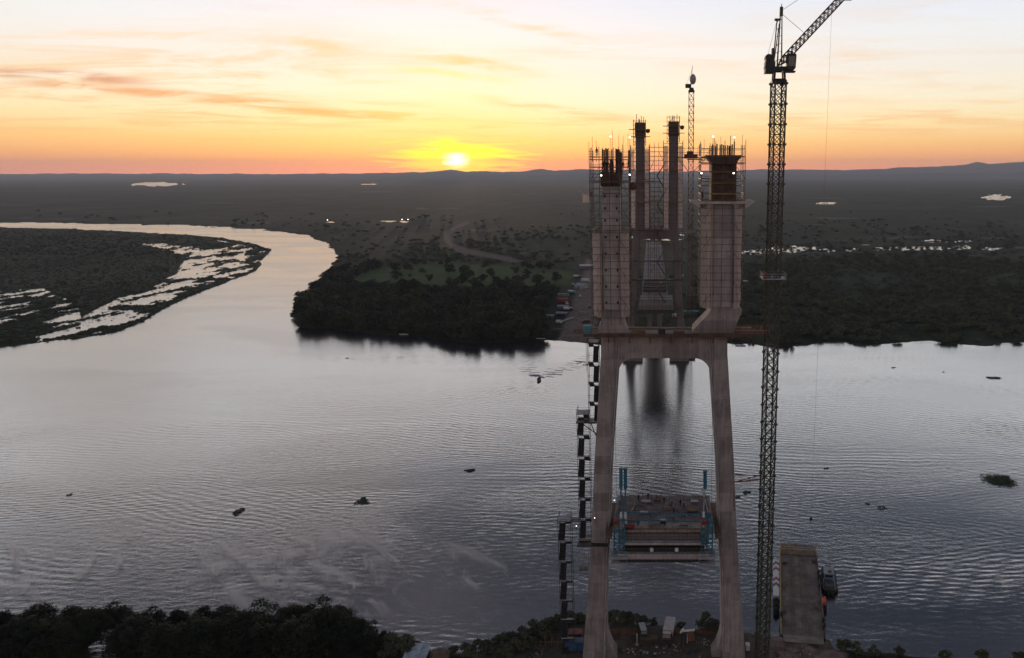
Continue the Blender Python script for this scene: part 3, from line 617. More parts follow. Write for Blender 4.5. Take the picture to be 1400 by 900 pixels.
can = MB().loft([[(-15.0, PYY - 5, 110.0), (-15.0, PYY + 3, 110.0), (-15.0, PYY + 3, 110.9), (-15.0, PYY - 5, 110.9)], [(-16.6, PYY - 5, 110.9), (-16.6, PYY + 3, 110.9), (-16.6, PYY + 3, 111.2), (-16.6, PYY - 5, 111.2)], [(-17.3, PYY - 5, 111.3), (-17.3, PYY + 3, 111.3), (-17.3, PYY + 3, 111.45), (-17.3, PYY - 5, 111.45)]]).build('catch_fan', FANM, SL, label='pale sloping catch fan sticking out from the scaffold')
net_panel(SL, -16.4, PYY - 4.9, -15.0, PYY - 4.9, 108.8, 110.9, 3, 3)
SR = thing('scaffold', 'scaffold cage wrapped in tall netting around the thicker pylon column beside the crane', 'scaffold', (12.8, PYY, 80.5), group='scaffolds on the near pylon')
scaffold(SR, 8.0, 17.1, PYY - 4.6, PYY + 4.6, 86.6, 120.2, 5, 4, 1.5, .085, decks=(109.2, 113.0, 116.8))
for a in ((8.15, PYY - 1.2, 9.4, yf), (9.4, yf, 10.4, yf), (15.2, yf, 15.9, yf), (15.9, yf, 16.95, PYY - 1.2), (8.15, yb, 8.15, PYY - 1.2), (16.95, PYY - 1.2, 16.95, yb)): net_panel(SR, *a, 86.4, 108.6)
for s_, xa, xb_ in ((-1, 7.9, 5.9), (1, 17.2, 19.2)):
    MB().loft([[(xa, PYY - 5.2, 107.6), (xa, PYY + 5, 107.6), (xa, PYY + 5, 108.9), (xa, PYY - 5.2, 108.9)], [(xb_, PYY - 5.2, 108.9), (xb_, PYY + 5, 108.9), (xb_, PYY + 5, 109.1), (xb_, PYY - 5.2, 109.1)]]).build('catch_fan', FANM, SR)
MB().bb(7.9, 17.2, PYY - 5.3, PYY - 4.9, 108.5, 109.0).build('catch_fan', FANM, SR)
for (x, y, zt) in ((8.6, PYY - 4.6, 121.4), (12.0, PYY - 4.6, 122), (16.4, PYY - 4.6, 122.4), (17.1, PYY - 4.6, 121.5)): o = piece('post', unit_bar('post', 2, 1.0, .05, SCAF), SR, (x, y, 118)); o.scale.z = zt - 118
MB().bb(5.2, 8.4, PYY - 3.4, PYY - 2.2, 117.4, 117.6).build('walk_board', TIMB, SR)
# floodlights
for n_, (px, py, pz, lb) in enumerate(((835, 187, 115.4, 'lit floodlight on the taller pole above the slimmer column, outer corner'), (861, 188, 115.4, 'lit floodlight on a pole above the slimmer column, inner corner'), (822, 240, 113, 'lit floodlight under the top deck of the slimmer column, outer side'), (861, 239, 113, 'lit floodlight under the top deck of the slimmer column, inner side'),
        (975, 187, 118.4, 'lit floodlight on a pole above the thicker column, inner side'), (1004, 188, 118.4, 'lit floodlight on a pole above the thicker column, on the crane side'), (959, 237, 113, 'brightest lit floodlight, beside the dark formwork on the inner side'), (1003, 237, 113, 'lit floodlight beside the dark formwork on the crane side'))):
    p = at(px, py, PYY - 4.9); floodlight(p, pz, lb, pole=pz < p.z - 1)
for px, py, Y, lb in ((840, 684, 161.5, 'small lit lamp between the pylon leg and blue frame of the deck'), (813, 708, 162.6, 'small lit lamp on the pylon leg by the stair landing'), (788, 719, 163.5, 'small lit lamp at the head of the lowest stair tower')):
    p = at(px, py, Y); floodlight(p, p.z - 1.2, lb)
# platform on the crossbeam
PF = thing('work_platform', 'long brown timber work platform with rails along the pylon crossbeam', 'platform', (0, PYY, 80.5))
for i in range(9):
    x0 = -16.8 + i * 4.1; MB().bb(x0, min(x0 + 4.05, 19.9), PYY - 4.7, PYY - 2.45, 80.62 + random.uniform(0, .06), 80.8).build('plank', random.choice((TIMB, RUST, PLY)), PF)
for i in range(9):
    x0 = -16.8 + i * 4.1; MB().bb(x0, min(x0 + 4.05, 19.9), PYY + 2.5, PYY + 4.2, 80.62, 80.8).build('plank', TIMB, PF)
MB().bb(-16.8, 19.9, PYY - 4.75, PYY - 4.65, 80.3, 81.0).build('toe_board', PLY, PF)
mb = MB()
for x in np.arange(-16.8, 20, 1.8): mb.tube((x, PYY - 4.7, 80.8), (x, PYY - 4.7, 82.0), .03); mb.tube((x, PYY + 4.2, 80.8), (x, PYY + 4.2, 82.0), .03)
for h in (81.4, 82.0): mb.tube((-16.8, PYY - 4.7, h), (19.9, PYY - 4.7, h), .03); mb.tube((-16.8, PYY + 4.2, h), (19.9, PYY + 4.2, h), .03)
mb.build('guard_rail', SCAF, PF)
br_ = MB().tube((0, 0, 0), (0, -2.2, 0), .1).tube((0, 0, -2.0), (0, -2.2, -.1), .09).mesh('bracket', STEEL)
for x in np.arange(-16, 20, 4.5): piece('bracket', br_, PF, (x, PYY - 2.5, 80.55))
MB().bb(-16.9, -15.2, PYY - 4.5, PYY - 3.0, 80.82, 82.7).build('tarp_cover', TARP, PF)
# debris lying on the platform
for n_, (px, lb, m_, d) in enumerate(((872, 'pile of timber props lying on the crossbeam platform near the slimmer column', TIMB, (3.2, .9, .7)), (905, 'dark generator box on the crossbeam platform at mid span', STEEL, (1.4, 1.1, 1.2)), (928, 'rusty steel bundle on the crossbeam platform near the corbel', RUST, (2.6, .8, .6)))):
    t = thing('material_pile', lb, 'pile', (at(px, 455, PYY - 3.5).x, PYY - 3.5, 80.82))
    for i in range(5): MB().box((t.location.x + random.uniform(-.2, .2), PYY - 3.5 + (i - 2) * d[1] / 5, 80.86 + d[2] * random.uniform(.3, .5)), (d[0] * random.uniform(.7, 1), d[1] / 6, d[2] * random.uniform(.6, 1.0)), random.uniform(-.1, .1)).build('bar', m_, t)
# hoist ropes hanging from the crossbeam
for x, lb in ((-10.3, 'thin hoist rope hanging beside the stair-side pylon leg'), (11.2, 'thin hoist rope hanging beside the crane-side pylon leg')):
    tag(MB().tube((x, PYY - 2.7, 80.6), (x * 1.0, PYY - 2.7, 37.2), .035, 5).build('hoist_rope', CABLE), lb, 'rope')

# ------------------------------------------------------------------ workers
def gp(px, py, z): p = gr(px, py, z); return p
DL = ['worker standing at the far deck edge, first from the stair-side leg', 'worker standing at the far deck edge, second from the stair-side leg', 'worker in an orange vest standing over the rusty bar coil on the deck', 'worker standing at mid deck just past the rusty bar coil', 'worker bending over at mid deck beside the standing one',
 'upright worker of the pair near the crane-side end of the deck', 'worker reaching forward, one of the pair near the crane-side end of the deck', 'lone worker standing by the twin blue jacks', 'worker in an orange vest standing alone at mid deck, nearer the blue rail', 'worker bending over by the dark tool chest behind the blue rail', 'worker bending over beside the brown timber stack', 'worker in an orange vest standing right behind the upper blue rail']
deckp = [(873, 679, 'stand'), (886, 677, 'stand'), (897, 679, 'stand'), (908, 682, 'stand'), (917, 687, 'bend'), (930, 686, 'stand'), (935, 690, 'reach'), (868, 693, 'stand'), (921, 696, 'stand'), (908, 714, 'bend'), (872, 714, 'bend'), (921, 709, 'stand')]
DZ = 36.8
for i, (px, py, po) in enumerate(deckp):
    p = gp(px, py + 6, DZ); p.y = min(p.y, 178.4)
    person((p.x, p.y, DZ + .012), random.uniform(-3, 3), po, random.choice('wy'), i in (2, 8, 11), DL[i], 'workers on the deck')
TL_ = ['worker with arms out at the outermost bars on top of the slimmer column', 'upright worker between the outer bars on top of the slimmer column', 'stooping worker amid the bars on top of the slimmer column', 'upright worker at the inner bars on top of the slimmer column', 'upright worker on the open end of the top deck, slimmer column', 'worker with arms out at the inner corner rail of the slimmer column']
for i, (px, po) in enumerate(((825, 'reach'), (829, 'stand'), (834, 'bend'), (838, 'stand'), (852, 'stand'), (859, 'reach'))):
    p = at(px, 232, PYY - 4.15); person((p.x, PYY - 4.15, 115.4), random.uniform(-3, 3), po, random.choice('wy'), False, TL_[i], 'workers on the column top')
p = at(816, 215, PYY - 4.1); person((p.x, PYY - 4.1, 118.1), .4, 'stand', 'w', False, 'lone worker standing on the topmost scaffold deck of the slimmer column', 'workers on the column top')
p = at(957, 270, PYY - 4.1); person((8.4, PYY - 4.1, 109.3), 1.0, 'stand', 'y', False, 'lone worker on the scaffold beside the thicker column above the netting', None) if True else 0
t = thing('canvas_bundle', 'reddish canvas bundle on the scaffold deck at the inner side of the slimmer column', 'bundle', (-6.0, PYY - 3.6, 111.2))
MB().ball((-6.0, PYY - 3.6, 112.1), .9, 10, 6, (1.1, .9, .9)).build('canvas', RUST, t); MB().bb(-6.7, -4.0, PYY - 4.4, PYY - 2.8, 111.1, 111.22).build('board', TIMB, t)
MB().tube((-6.9, PYY - 3.6, 112.6), (-5.1, PYY - 3.6, 112.6), .08).build('strap', STEEL, t)

# ------------------------------------------------------------------ stair towers
def stair_tower(x0, x1, y0, z0, z1, mirror, label, base=False):
    t = thing('stair_tower', label, 'stair tower', ((x0 + x1) / 2, y0 + 1.5, z0), group='stair towers on the pylon leg'); y1 = y0 + 3.0; xm = (x0 + x1) / 2
    pm = unit_bar('post', 2, z1 - z0, .07, STEEL)
    for x in (x0, x1):
        for y in (y0, y1): piece('post', pm, t, (x, y, z0))
    wd = (x1 - x0) / 2 - .12; per = 4.7; n = int((z1 - z0 - .2) / per); per = (z1 - z0 - 1.2) / max(n, 1)
    fm = MB(); k_ = 11; fh = per * .66
    for i in range(k_): fm.bb(-wd / 2, wd / 2, .25 + i * .22, .25 + i * .22 + .3, fh * i / k_, fh * (i + 1) / k_)
    fm.tube((-wd / 2, .1, .3), (-wd / 2, 2.7, fh + .2), .1); fm.tube((wd / 2, .1, .3), (wd / 2, 2.7, fh + .2), .1); fme = fm.mesh('stair_flight', STEEL)
    gm = MB(); gh = per * .34
    for i in range(6): gm.bb(-wd / 2, wd / 2, 2.5 - i * .36 - .4, 2.5 - i * .36, gh * i / 6, gh * (i + 1) / 6)
    gme_ = gm.mesh('stair_flight', STEEL)
    lm = MB().bb(-(x1 - x0) / 2, (x1 - x0) / 2, 0, .55, -.06, .06).mesh('landing', GREYM)
    rl = MB().tube((x0 - xm, 0, 0), (x1 - xm, 0, 0), .03).tube((x0 - xm, 0, .5), (x1 - xm, 0, .5), .03).tube((x0 - xm, 0, 0), (x0 - xm, 3, 0), .03).tube((x1 - xm, 0, 0), (x1 - xm, 3, 0), .03).mesh('guard_rail', STEEL)
    a = x0 + .1 + wd / 2; b_ = x1 - .1 - wd / 2
    if mirror: a, b_ = b_, a
    for i in range(n):
        z = z0 + .1 + i * per
        piece('stair_flight', fme, t, (b_, y0, z)); piece('stair_flight', gme_, t, (a, y0, z + fh)); piece('landing', lm, t, (xm, y0 + 2.5, z + fh)); piece('landing', lm, t, (xm, y0, z)); piece('guard_rail', rl, t, (xm, y0, z + 1.05)); piece('guard_rail', rl, t, (xm, y0, z + fh + 1.05))
    MB().bb(x0 - .1, x1 + .1, y0, y1, z1 - 1.25, z1 - 1.1).build('landing', GREYM, t); piece('guard_rail', rl, t, (xm, y0, z1 - .1)); piece('guard_rail', rl, t, (xm, y0, z1 - .65))
    return t
S1 = stair_tower(-16.3, -13.95, PYY - 1.5, 60.2, 79.6, False, 'uppermost steel stair tower, just under the crossbeam platform')
S2 = stair_tower(-19.0, -16.3, PYY - 1.5, 32.0, 63.2, True, 'middle steel stair tower, the tallest, clinging to the pylon leg')
S3 = stair_tower(-23.9, -21.0, PYY - 1.5, 1.5, 37.6, True, 'lowest steel stair tower, rising from the bank beside the pylon leg')
MB().bb(-19.2, -14.6, PYY - 1.6, PYY + 1.6, 59.9, 60.15).build('landing', STEEL, S1); MB().tube((-18.8, PYY, 60), (-14.2, PYY, 56.5), .12).tube((-16.2, PYY, 60), (-14.3, PYY, 54.8), .12).build('bracket', STEEL, S1)
MB().tube((-16.6, PYY - 1.5, 79), (-16.6, PYY - 1.5, 72), .05).tube((-16.6, PYY - 1.5, 74), (-19, PYY - 1.5, 74.2), .12).tube((-17.6, PYY - 1.5, 74), (-18.8, PYY - 1.5, 73.6), .12).build('outrigger', STEEL, S1)
MB().bb(-19.3, -12.2, PYY - 4.4, PYY - 2.9, 31.6, 31.9).build('landing', STEEL, S2); MB().bb(-23.8, -18.9, PYY - 1.4, PYY + .2, 36.2, 36.35).build('walkway', STEEL, S2)
MB().bb(-19.2, -16.4, PYY - 1.6, PYY + 1.6, 31.2, 31.6).tube((-18.2, PYY, 31.4), (-16.2, PYY, 28.8), .14).build('bracket', STEEL, S2)
mb = MB()
for h in (.6, 1.1): mb.tube((-23.8, PYY - 1.4, 36.3 + h), (-18.9, PYY - 1.4, 36.3 + h), .03); mb.tube((-19.3, PYY - 4.4, 31.9 + h), (-12.2, PYY - 4.4, 31.9 + h), .03)
mb.build('guard_rail', STEEL, S2)
t = thing('hanging_cage', 'small grey mesh cage hanging outside the pylon leg under the stair landing', 'cage', (-18.3, PYY - 1, 24))
scaffold(t, -19.4, -17.2, PYY - 1.6, PYY + .6, 24.2, 28.6, 3, 2, .9, .05, GREYM); MB().bb(-19.4, -17.2, PYY - 1.6, PYY + .6, 24.1, 24.25).build('floor_plate', STEEL, t)

# ------------------------------------------------------------------ deck segment and blue form traveller between the legs
DK = thing('deck_segment', 'concrete bridge deck segment being cast between the pylon legs with workers on it', 'bridge deck', (.4, 169, 30))
MB().bb(-11.0, 11.7, 160.4, 179.2, 36.1, DZ).build('slab', mat('deck_fresh', (.27, .235, .22), .9, .35, .5, bump=.02), DK)
MB().bb(-9.8, 10.5, 161.2, 178.8, 33.0, 36.05).build('box_girder', CON2, DK)
MB().bb(-8.5, 9.2, 160.3, 161.15, 34.6, 35.9).build('bulkhead', CONF, DK)
MB().bb(-9.0, 9.8, 158.9, 160.35, 33.9, 34.4).build('lower_step', CON2, DK); MB().bb(-8.6, 9.4, 158.8, 160.2, 32.4, 33.2).build('lower_step', STEEL, DK)
MB().bb(-9.8, 10.6, 157.9, 160.2, 31.0, 32.2).build('edge_beam', CON2, DK); MB().bb(-9.6, 10.4, 158.0, 160.0, 30.2, 30.95).build('edge_beam', STEEL, DK)
MB().bb(-8.8, 9.6, 160.5, 163.2, DZ + .01, DZ + .14).build('edge_board', mat('screed', (.30, .25, .20), .9, .3, .8), DK)
tme = MB().bb(-8.8, 9.6, 160.42, 160.6, DZ + .02, DZ + .3).build('edge_timber', TIMB, DK)
rb = MB()
for i in range(30): x = -9.8 + i * .72; rb.tube((x, 165, DZ + .12), (x, 179, DZ + .12), .035); 
for j in range(20): rb.tube((-9.9, 165 + j * .72, DZ + .17), (10.9, 165 + j * .72, DZ + .17), .035)
o = rb.build('rebar_mat', RUST, DK); o['kind'] = 'stuff'
rb = MB()
for i in range(60): x = random.uniform(-10.2, 10.9); y = random.choice((178.9, 178.4, 177.8)); rb.tube((x, y, DZ), (x + random.uniform(-.1, .1), y, DZ + random.uniform(.4, .9)), .03)
for s_ in (-1, 1):
    for i in range(60): y = random.uniform(164, 178.8); x = .35 + s_ * random.uniform(9.7, 10.7); rb.tube((x, y, DZ), (x, y, DZ + random.uniform(.7, 1.5)), .03)
o = rb.build('starter_bars', RUST, DK); o['kind'] = 'stuff'
knob = MB().tube((0, 0, 0), (0, -.5, 0), .42, 8).mesh('tendon_anchor', WHITE)
for px in (891, 925): p = at(px, 751, 157.8); piece('tendon_anchor', knob, DK, p)
TR = thing('form_traveller', 'blue steel form traveller with twin tall jacks straddling the deck segment', 'form traveller', (.4, 161, 37))
for (px, s_) in ((849, -1), (855, -1), (964, 1), (970, 1)):
    full = px != 970
    a = at(px, 642 if s_ < 0 else 645, 161.0); b_ = at(px, 668, 161.0); c = at(px - (0 if s_ < 0 else 2), 700, 161); d = at(px, 752, 158.8)
    if full: MB().tube(a, b_, .42, 8).tube(a + Vector((0, 0, .3)), a, .5, 8).build('jack', BLUE, TR)
    MB().tube(b_ if full else at(px - 10, 668, 161), c, .16, 6).build('tie_rod', BLUE if s_ < 0 else GREYM, TR)
    MB().tube(c, (c.x, 161, DZ), .3, 6).build('post', WHITE if full else BLUE, TR)
for x0, x1 in ((-10.6, -8.3), (8.8, 11.2)):
    mb = MB(); z0, z1 = 32.0, 39.6
    for x in (x0, x1, (x0 + x1) / 2):
        for y in (158.4, 160.2): mb.tube((x, y, z0), (x, y, z1), .14)
    for z in np.arange(z0, z1, 1.25): mb.tube((x0, 158.4, z), (x1, 158.4, z + 1.2), .08); mb.tube((x1, 158.4, z), (x0, 158.4, z + 1.2), .08); mb.tube((x0, 158.4, z), (x1, 158.4, z), .1); mb.tube((x0, 158.4, z), (x0, 160.2, z), .1); mb.tube((x1, 158.4, z), (x1, 160.2, z), .1)
    mb.build('lattice_frame', BLUE, TR)
    mb = MB().bb(x0 - .7, x1 + .7, 157.2, 160.3, 31.3, 31.9); mb.bb(x0 - .6, x1 + .6, 157.4, 160.0, 29.9, 30.2)
    for x in (x0 - .6, x1 + .6, (x0 + x1) / 2):
        for y in (157.3, 160.1): mb.tube((x, y, 29.9), (x, y, 33.2), .05)
    for h in (30.7, 32.5, 33.1): mb.tube((x0 - .7, 157.3, h), (x1 + .7, 157.3, h), .04)
    mb.build('hanging_platform', GREYM, TR)
    MB().bb(x0 - .1, x0 + 1.2, 158.2, 160, 39.0, 39.9).build('power_pack', REDP, TR)
for (pyy, Y) in ((702, 161.0), (712, 160.6)):
    a, b_ = at(842, pyy - 1, Y), at(972, pyy + 2, Y); MB().tube(a, b_, .2 if pyy == 702 else .14, 6).build('cross_beam', BLUE, TR)
mb = MB()
for x in np.arange(-9.4, 10.6, 1.3): mb.tube((x, 160.8, DZ), (x, 160.8, 39.2), .035)
mb.build('guard_rail', BLUE, TR)
for lb, px, py, d, m_ in (('red fuel tank on the deck by the stair-side blue frame', 861, 724, (2.3, 1.0, 1.0), REDP), ('brown timber stack on the deck beside the red tank', 866, 712, (2.6, 1.6, .5), TIMB), ('rusty coil of bars on the deck among the workers', 899, 686, (1.8, .9, .5), RUST), ('dark tool chest on the deck behind the blue rail', 906, 716, (1.2, .8, .8), STEEL)):
    p = gr(px, py, DZ); nm = {'red': 'fuel_tank', 'bro': 'timber_stack', 'rus': 'rebar_coil', 'dar': 'tool_chest'}[lb[:3]]; t = thing(nm, lb, nm.replace('_', ' '), (p.x, p.y, DZ + .15))
    if nm == 'fuel_tank': MB().tube((p.x - d[0] / 2, p.y, DZ + .75), (p.x + d[0] / 2, p.y, DZ + .75), .5, 12).build('tank', m_, t); MB().box((p.x, p.y, DZ + .25), (1.8, .8, .2)).build('skid', STEEL, t); MB().tube((p.x, p.y, DZ + 1.2), (p.x, p.y, DZ + 1.4), .12, 8).build('cap', STEEL, t)
    elif nm == 'tool_chest': MB().box((p.x, p.y, DZ + .5), d).build('box', m_, t); MB().box((p.x, p.y, DZ + .94), (d[0] + .1, d[1] + .1, .08)).build('lid', GREYM, t)
    else:
        for i in range(6): MB().box((p.x + random.uniform(-.1, .1), p.y + (i % 3 - 1) * d[1] / 3, DZ + .25 + (i // 3) * d[2] / 2), (d[0] * random.uniform(.8, 1), d[1] / 3.6, d[2] / 2.4), random.uniform(-.06, .06)).build('timber' if nm == 'timber_stack' else 'bar', m_, t)

# side walkways, rails, hoses and formwork that fill the deck out to the legs
for x0, x1 in ((-12.4, -11.05), (11.75, 13.1)):
    for i in range(6): MB().bb(x0, x1, 158.6 + i * 3.1, 161.6 + i * 3.1, 35.7, 35.82).build('walkway_board', TIMB, DK)
    mb = MB(); xo = x0 if x0 < 0 else x1
    for y in np.arange(158.7, 177.5, 1.5): mb.tube((xo, y, 33.6), (xo, y, 37.1), .05); mb.tube((x0, y, 35.6), (x1, y, 35.6), .06)
    for h in (36.4, 37.1, 34.4): mb.tube((xo, 158.7, h), (xo, 177.2, h), .045)
    mb.build('guard_rail', SCAF, DK)
mb = MB()
for x in np.arange(-9.6, 10.5, .95): mb.tube((x, 157.95, 30.2), (x, 157.95, 33.9), .05); mb.tube((x, 160.25, 32.4), (x, 160.25, 36.9), .05)
for h in (31.9, 32.8, 33.6): mb.tube((-9.8, 157.95, h), (10.6, 157.95, h), .045)
for h in (35.2, 36.3): mb.tube((-9.8, 160.25, h), (10.6, 160.25, h), .045)
mb.build('front_scaffold', SCAF, DK)
for px, py, w_, d_ in ((884, 688, 2.2, 1.2), (912, 697, 1.6, 1.0), (946, 700, 2.4, 1.4), (880, 703, 1.8, .8), (950, 688, 1.8, 1.0), (895, 720, 2.6, .7), (935, 722, 1.9, .8)):
    p = gr(px, py, DZ); t = thing('formwork_stack', {884: 'low stack of boards behind the timber stack, far half of the deck', 912: 'short stack of boards at mid deck beside the bending worker', 946: 'wide stack of boards by the crane-side edge of the deck', 880: 'thin stack of boards by the twin blue jacks', 950: 'stack of boards at the far crane-side corner of the deck', 895: 'long low stack of boards on the pale front edge of the deck, stair side', 935: 'short low stack of boards on the pale front edge of the deck, crane side'}[px], 'stack', (p.x, p.y, DZ + .15), group='board stacks on the deck')
    for i in range(4): MB().box((p.x + random.uniform(-.15, .15), p.y, DZ + .22 + i * .12), (w_, d_, .1), random.uniform(-.12, .12)).build('board', random.choice((TIMB, GREYM, PLY)), t)
hose = MB(); pr = None
for i in range(26):
    p = Vector((-7 + i * .55, 170 + 3.2 * math.sin(i * .5) + .8 * math.sin(i * 1.3), DZ + .24))
    if pr: hose.tube(pr, p, .08, 6)
    pr = p
tag(hose.build('concrete_hose', STEEL), 'dark concrete hose snaking across the deck among the workers', 'hose')

# ------------------------------------------------------------------ near tower crane
CXm, CYm = 23.65, 164.0
TC = thing('tower_crane', 'tall dark luffing tower crane beside the near pylon with its jib raised', 'tower crane', (CXm, CYm, 1.0), group='tower cranes')
sec = mast_mesh('mast_section', 2.35, 4.0, .19, .095, CRANE, 2)
rz = R(14); z = .5; i = 0
while z + 4.0 < 133: o = piece('mast_section', sec, TC, (CXm, CYm, z), (0, 0, rz)); z += 4.0; i += 1
ztop = z
MB().box((CXm, CYm, 1.0), (5, 5, 1.2)).build('footing', CON, TC)
hd = MB()
hd.loft([[(CXm + s_ * a, CYm + s_ * b_, zz_) for a, b_ in ((-1, -1), (1, -1), (1, 1), (-1, 1))] for zz_, s_ in ((ztop, 1.45), (ztop + .5, 1.5), (ztop + .9, 1.15))])
for a, b_ in ((-1, -1), (1, -1), (1, 1), (-1, 1)): hd.tube((CXm + a * 1.05, CYm + b_ * 1.05, ztop + .8), (CXm + a * .95, CYm + b_ * .95, ztop + 2.4), .32)
hd.bb(CXm - 1.3, CXm + 1.3, CYm - 1.3, CYm + 1.3, ztop + 2.3, ztop + 2.9); hd.build('slewing_ring', STEEL, TC)
zs = ztop + 2.9
MB().bb(CXm - 3.0, CXm + 1.3, CYm - 1.0, CYm + 1.0, zs, zs + .35).build('machinery_deck', STEEL, TC)
MB().bb(CXm - 2.9, CXm - .9, CYm - 1.2, CYm + 1.2, zs - .9, zs + 1.3).build('counterweight', STEEL, TC)
MB().tube((CXm - 2.2, CYm - 1, zs + 2.0), (CXm - 2.2, CYm + 1, zs + 2.0), .75, 12).bb(CXm - 2.7, CXm - 1.6, CYm - 1.1, CYm + 1.1, zs + 1.25, zs + 1.6).build('winch', STEEL, TC)
MB().bb(CXm - 1.55, CXm - 1.15, CYm - .6, CYm + .6, zs + 1.2, zs + 3.9).build('control_cabinet', RUST, TC)
apex = at(1068, 12, CYm); a2 = at(1062.5, 27, CYm)
mb = MB()
for s_ in (-.6, .6):
    mb.tube((CXm - .4, CYm + s_, zs), (apex.x - .1, CYm + s_ * .4, apex.z - .4), .11); mb.tube((CXm - 1.3, CYm + s_, zs), (a2.x, CYm + s_ * .5, a2.z), .09); mb.tube((CXm + .5, CYm + s_, zs), (apex.x + .2, CYm + s_ * .4, apex.z - 1.0), .09)
    mb.tube((CXm - 1.2, CYm + s_, zs), (apex.x - .3, CYm + s_ * .4, apex.z - 2.8), .07)
for z in np.arange(zs + 1.5, apex.z - 2, 1.5): mb.tube((CXm - .5 , CYm - .5, z), (CXm - .5, CYm + .5, z), .06); mb.tube((CXm - 1.0, CYm - .45, z), (CXm + .3, CYm - .45, z + .3), .05)
mb.bb(a2.x - .5, a2.x + .7, CYm - .5, CYm + .5, a2.z - .15, a2.z + .15); mb.bb(apex.x - .25, apex.x + .35, CYm - .4, CYm + .4, apex.z - 1.4, apex.z + .3); mb.tube(apex, apex + Vector((0.1, 0, .9)), .1)
mb.build('a_frame', CRANE, TC)
cb = MB(); c0 = at(1081, 85, CYm - 1.4); cb.loft([[(c0.x + sx, CYm - 1.4 + sy, c0.z + zz_) for sx, sy in ((-e, -.9), (e2, -.9), (e2, .9), (-e, .9))] for zz_, e, e2 in ((-1.65, .75, .55), (-1.2, .8, .9), (1.25, .95, 1.0), (1.5, .8, .85))]); co = cb.build('cab', STEEL, TC)
MB().bb(c0.x - .55, c0.x + .75, CYm - 2.36, CYm - 2.31, c0.z - .9, c0.z + 1.0).build('window', GLASS, co); MB().tube((c0.x + .1, CYm - 1.4, c0.z + 1.5), (c0.x + .1, CYm - 1.4, c0.z + 2.1), .22, 8).build('roof_unit', STEEL, co)
MB().bb(c0.x - 1.6, c0.x + .9, CYm - 2.3, CYm - .5, c0.z - 2.0, c0.z - 1.75).build('cab_walkway', STEEL, TC)
j0 = at(1064, 90, CYm); jd = (at(1148, 0, CYm) - j0).normalized(); jn = Vector((-jd.z, 0, jd.x)); JL = 38.0; mb = MB(); nb = 34; dep = 1.3
def jp(tt_, s_, up): 
    e = min(1, tt_ / 1.6, max(.15, (JL - tt_) / 2.5)); return j0 + jd * tt_ + jn * (up * dep * e) + Vector((0, s_ * .62 * max(e, .5), 0))
chords = [(-1, -.5), (1, -.5), (-1, .5), (1, .5)]
for i in range(nb):
    t0, t1 = JL * i / nb, JL * (i + 1) / nb
    for s_, u_ in chords: mb.tube(jp(t0, s_, u_), jp(t1, s_, u_), .17)
    for (a, b_) in ((0, 2), (1, 3), (0, 1), (2, 3)):
        mb.tube(jp(t0, *chords[a]), jp(t1, *chords[b_]), .1); mb.tube(jp(t1, *chords[a]), jp(t1, *chords[b_]), .08); mb.tube(jp(t0, *chords[b_]), jp((t0 + t1) / 2, *chords[a]), .08)
mb.build('jib', CRANER, TC)
MB().tube(jp(16.5, 0, .9), jp(20.5, 0, .9), .4, 8).box(jp(18.5, 0, -.75), (1.6, 1.0, .6)).build('jib_sheave', STEEL, TC)
MB().tube(apex + Vector((.2, 0, -.3)), j0 + jd * 33 + jn * .7, .05).tube(apex + Vector((.2, 0, -1.0)), j0 + jd * 8 + jn * .7, .05).tube(a2, (CXm - 2.6, CYm, zs + 1.6), .04).build('pendant_line', CABLE, TC)
mb = MB().tube(at(1137, 18, CYm), (at(1137, 18, CYm).x, CYm, 38.0), .022, 4); mb.build('hoist_rope', CABLE, TC)
hk = Vector((at(1137, 18, CYm).x, CYm, 38.0)); MB().box(hk - Vector((0, 0, .3)), (.5, .3, .8)).tube(hk - Vector((0, 0, .6)), hk - Vector((.1, 0, 1.3)), .07).build('hook_block', STEEL, TC)
mb = MB(); zc = at(1060, 380, CYm).z
for a, b_, c, d in ((-2.5, 2.5, -2.5, -1.45), (-2.5, 2.5, 1.45, 2.5), (-2.5, -1.45, -1.45, 1.45), (1.45, 2.5, -1.45, 1.45)): mb.bb(CXm + a, CXm + b_, CYm + c, CYm + d, zc - .12, zc + .05)
for h in (.55, 1.1):
    for a, b_ in (((-2.5, -2.5), (2.5, -2.5)), ((2.5, -2.5), (2.5, 2.5)), ((2.5, 2.5), (-2.5, 2.5)), ((-2.5, 2.5), (-2.5, -2.5))): mb.tube((CXm + a[0], CYm + a[1], zc + h), (CXm + b_[0], CYm + b_[1], zc + h), .05)
mb.build('collar_platform', GREYM, TC); MB().bb(CXm - 2.4, CXm - 1.6, CYm - 2.4, CYm - 1.7, zc + .1, zc + 1.3).build('collar_box', REDP, TC)
mb = MB(); zt = at(1020, 655, CYm).z
mb.tube((16.4, PYY - 2, zt + .6), (CXm - 1.2, CYm + .5, zt + .6), .16).tube((16.4, PYY - 2.6, zt - .9), (CXm - 1.2, CYm - .6, zt + .2), .16).tube((16.4, PYY - 2.6, zt - .9), (CXm - 1.2, CYm + 1, zt + .6), .12); mb.build('tie_strut', REDP, TC)
GW = thing('gangway', 'red-trimmed gangway linking the crossbeam platform to the tower crane', 'gangway', (20, PYY - 2.5, 80.6)); zg = 81.3
for i in range(5): MB().bb(15.8 + i * 1.5, 17.25 + i * 1.5, CYm - .6, CYm + .8, zg, zg + .12).build('floor_board', TIMB, GW)
mb = MB()
for y in (CYm - .6, CYm + .8):
    mb.tube((15.8, y, zg + 1.1), (23.2, y, zg + 1.1), .06); mb.tube((15.8, y, zg - .5), (23.2, y, zg - .5), .1)
    for x in np.arange(15.8, 23.2, 1.2): mb.tube((x, y, zg - .5), (x + 1.2, y, zg + 1.1), .05)
mb.build('truss', REDP, GW)

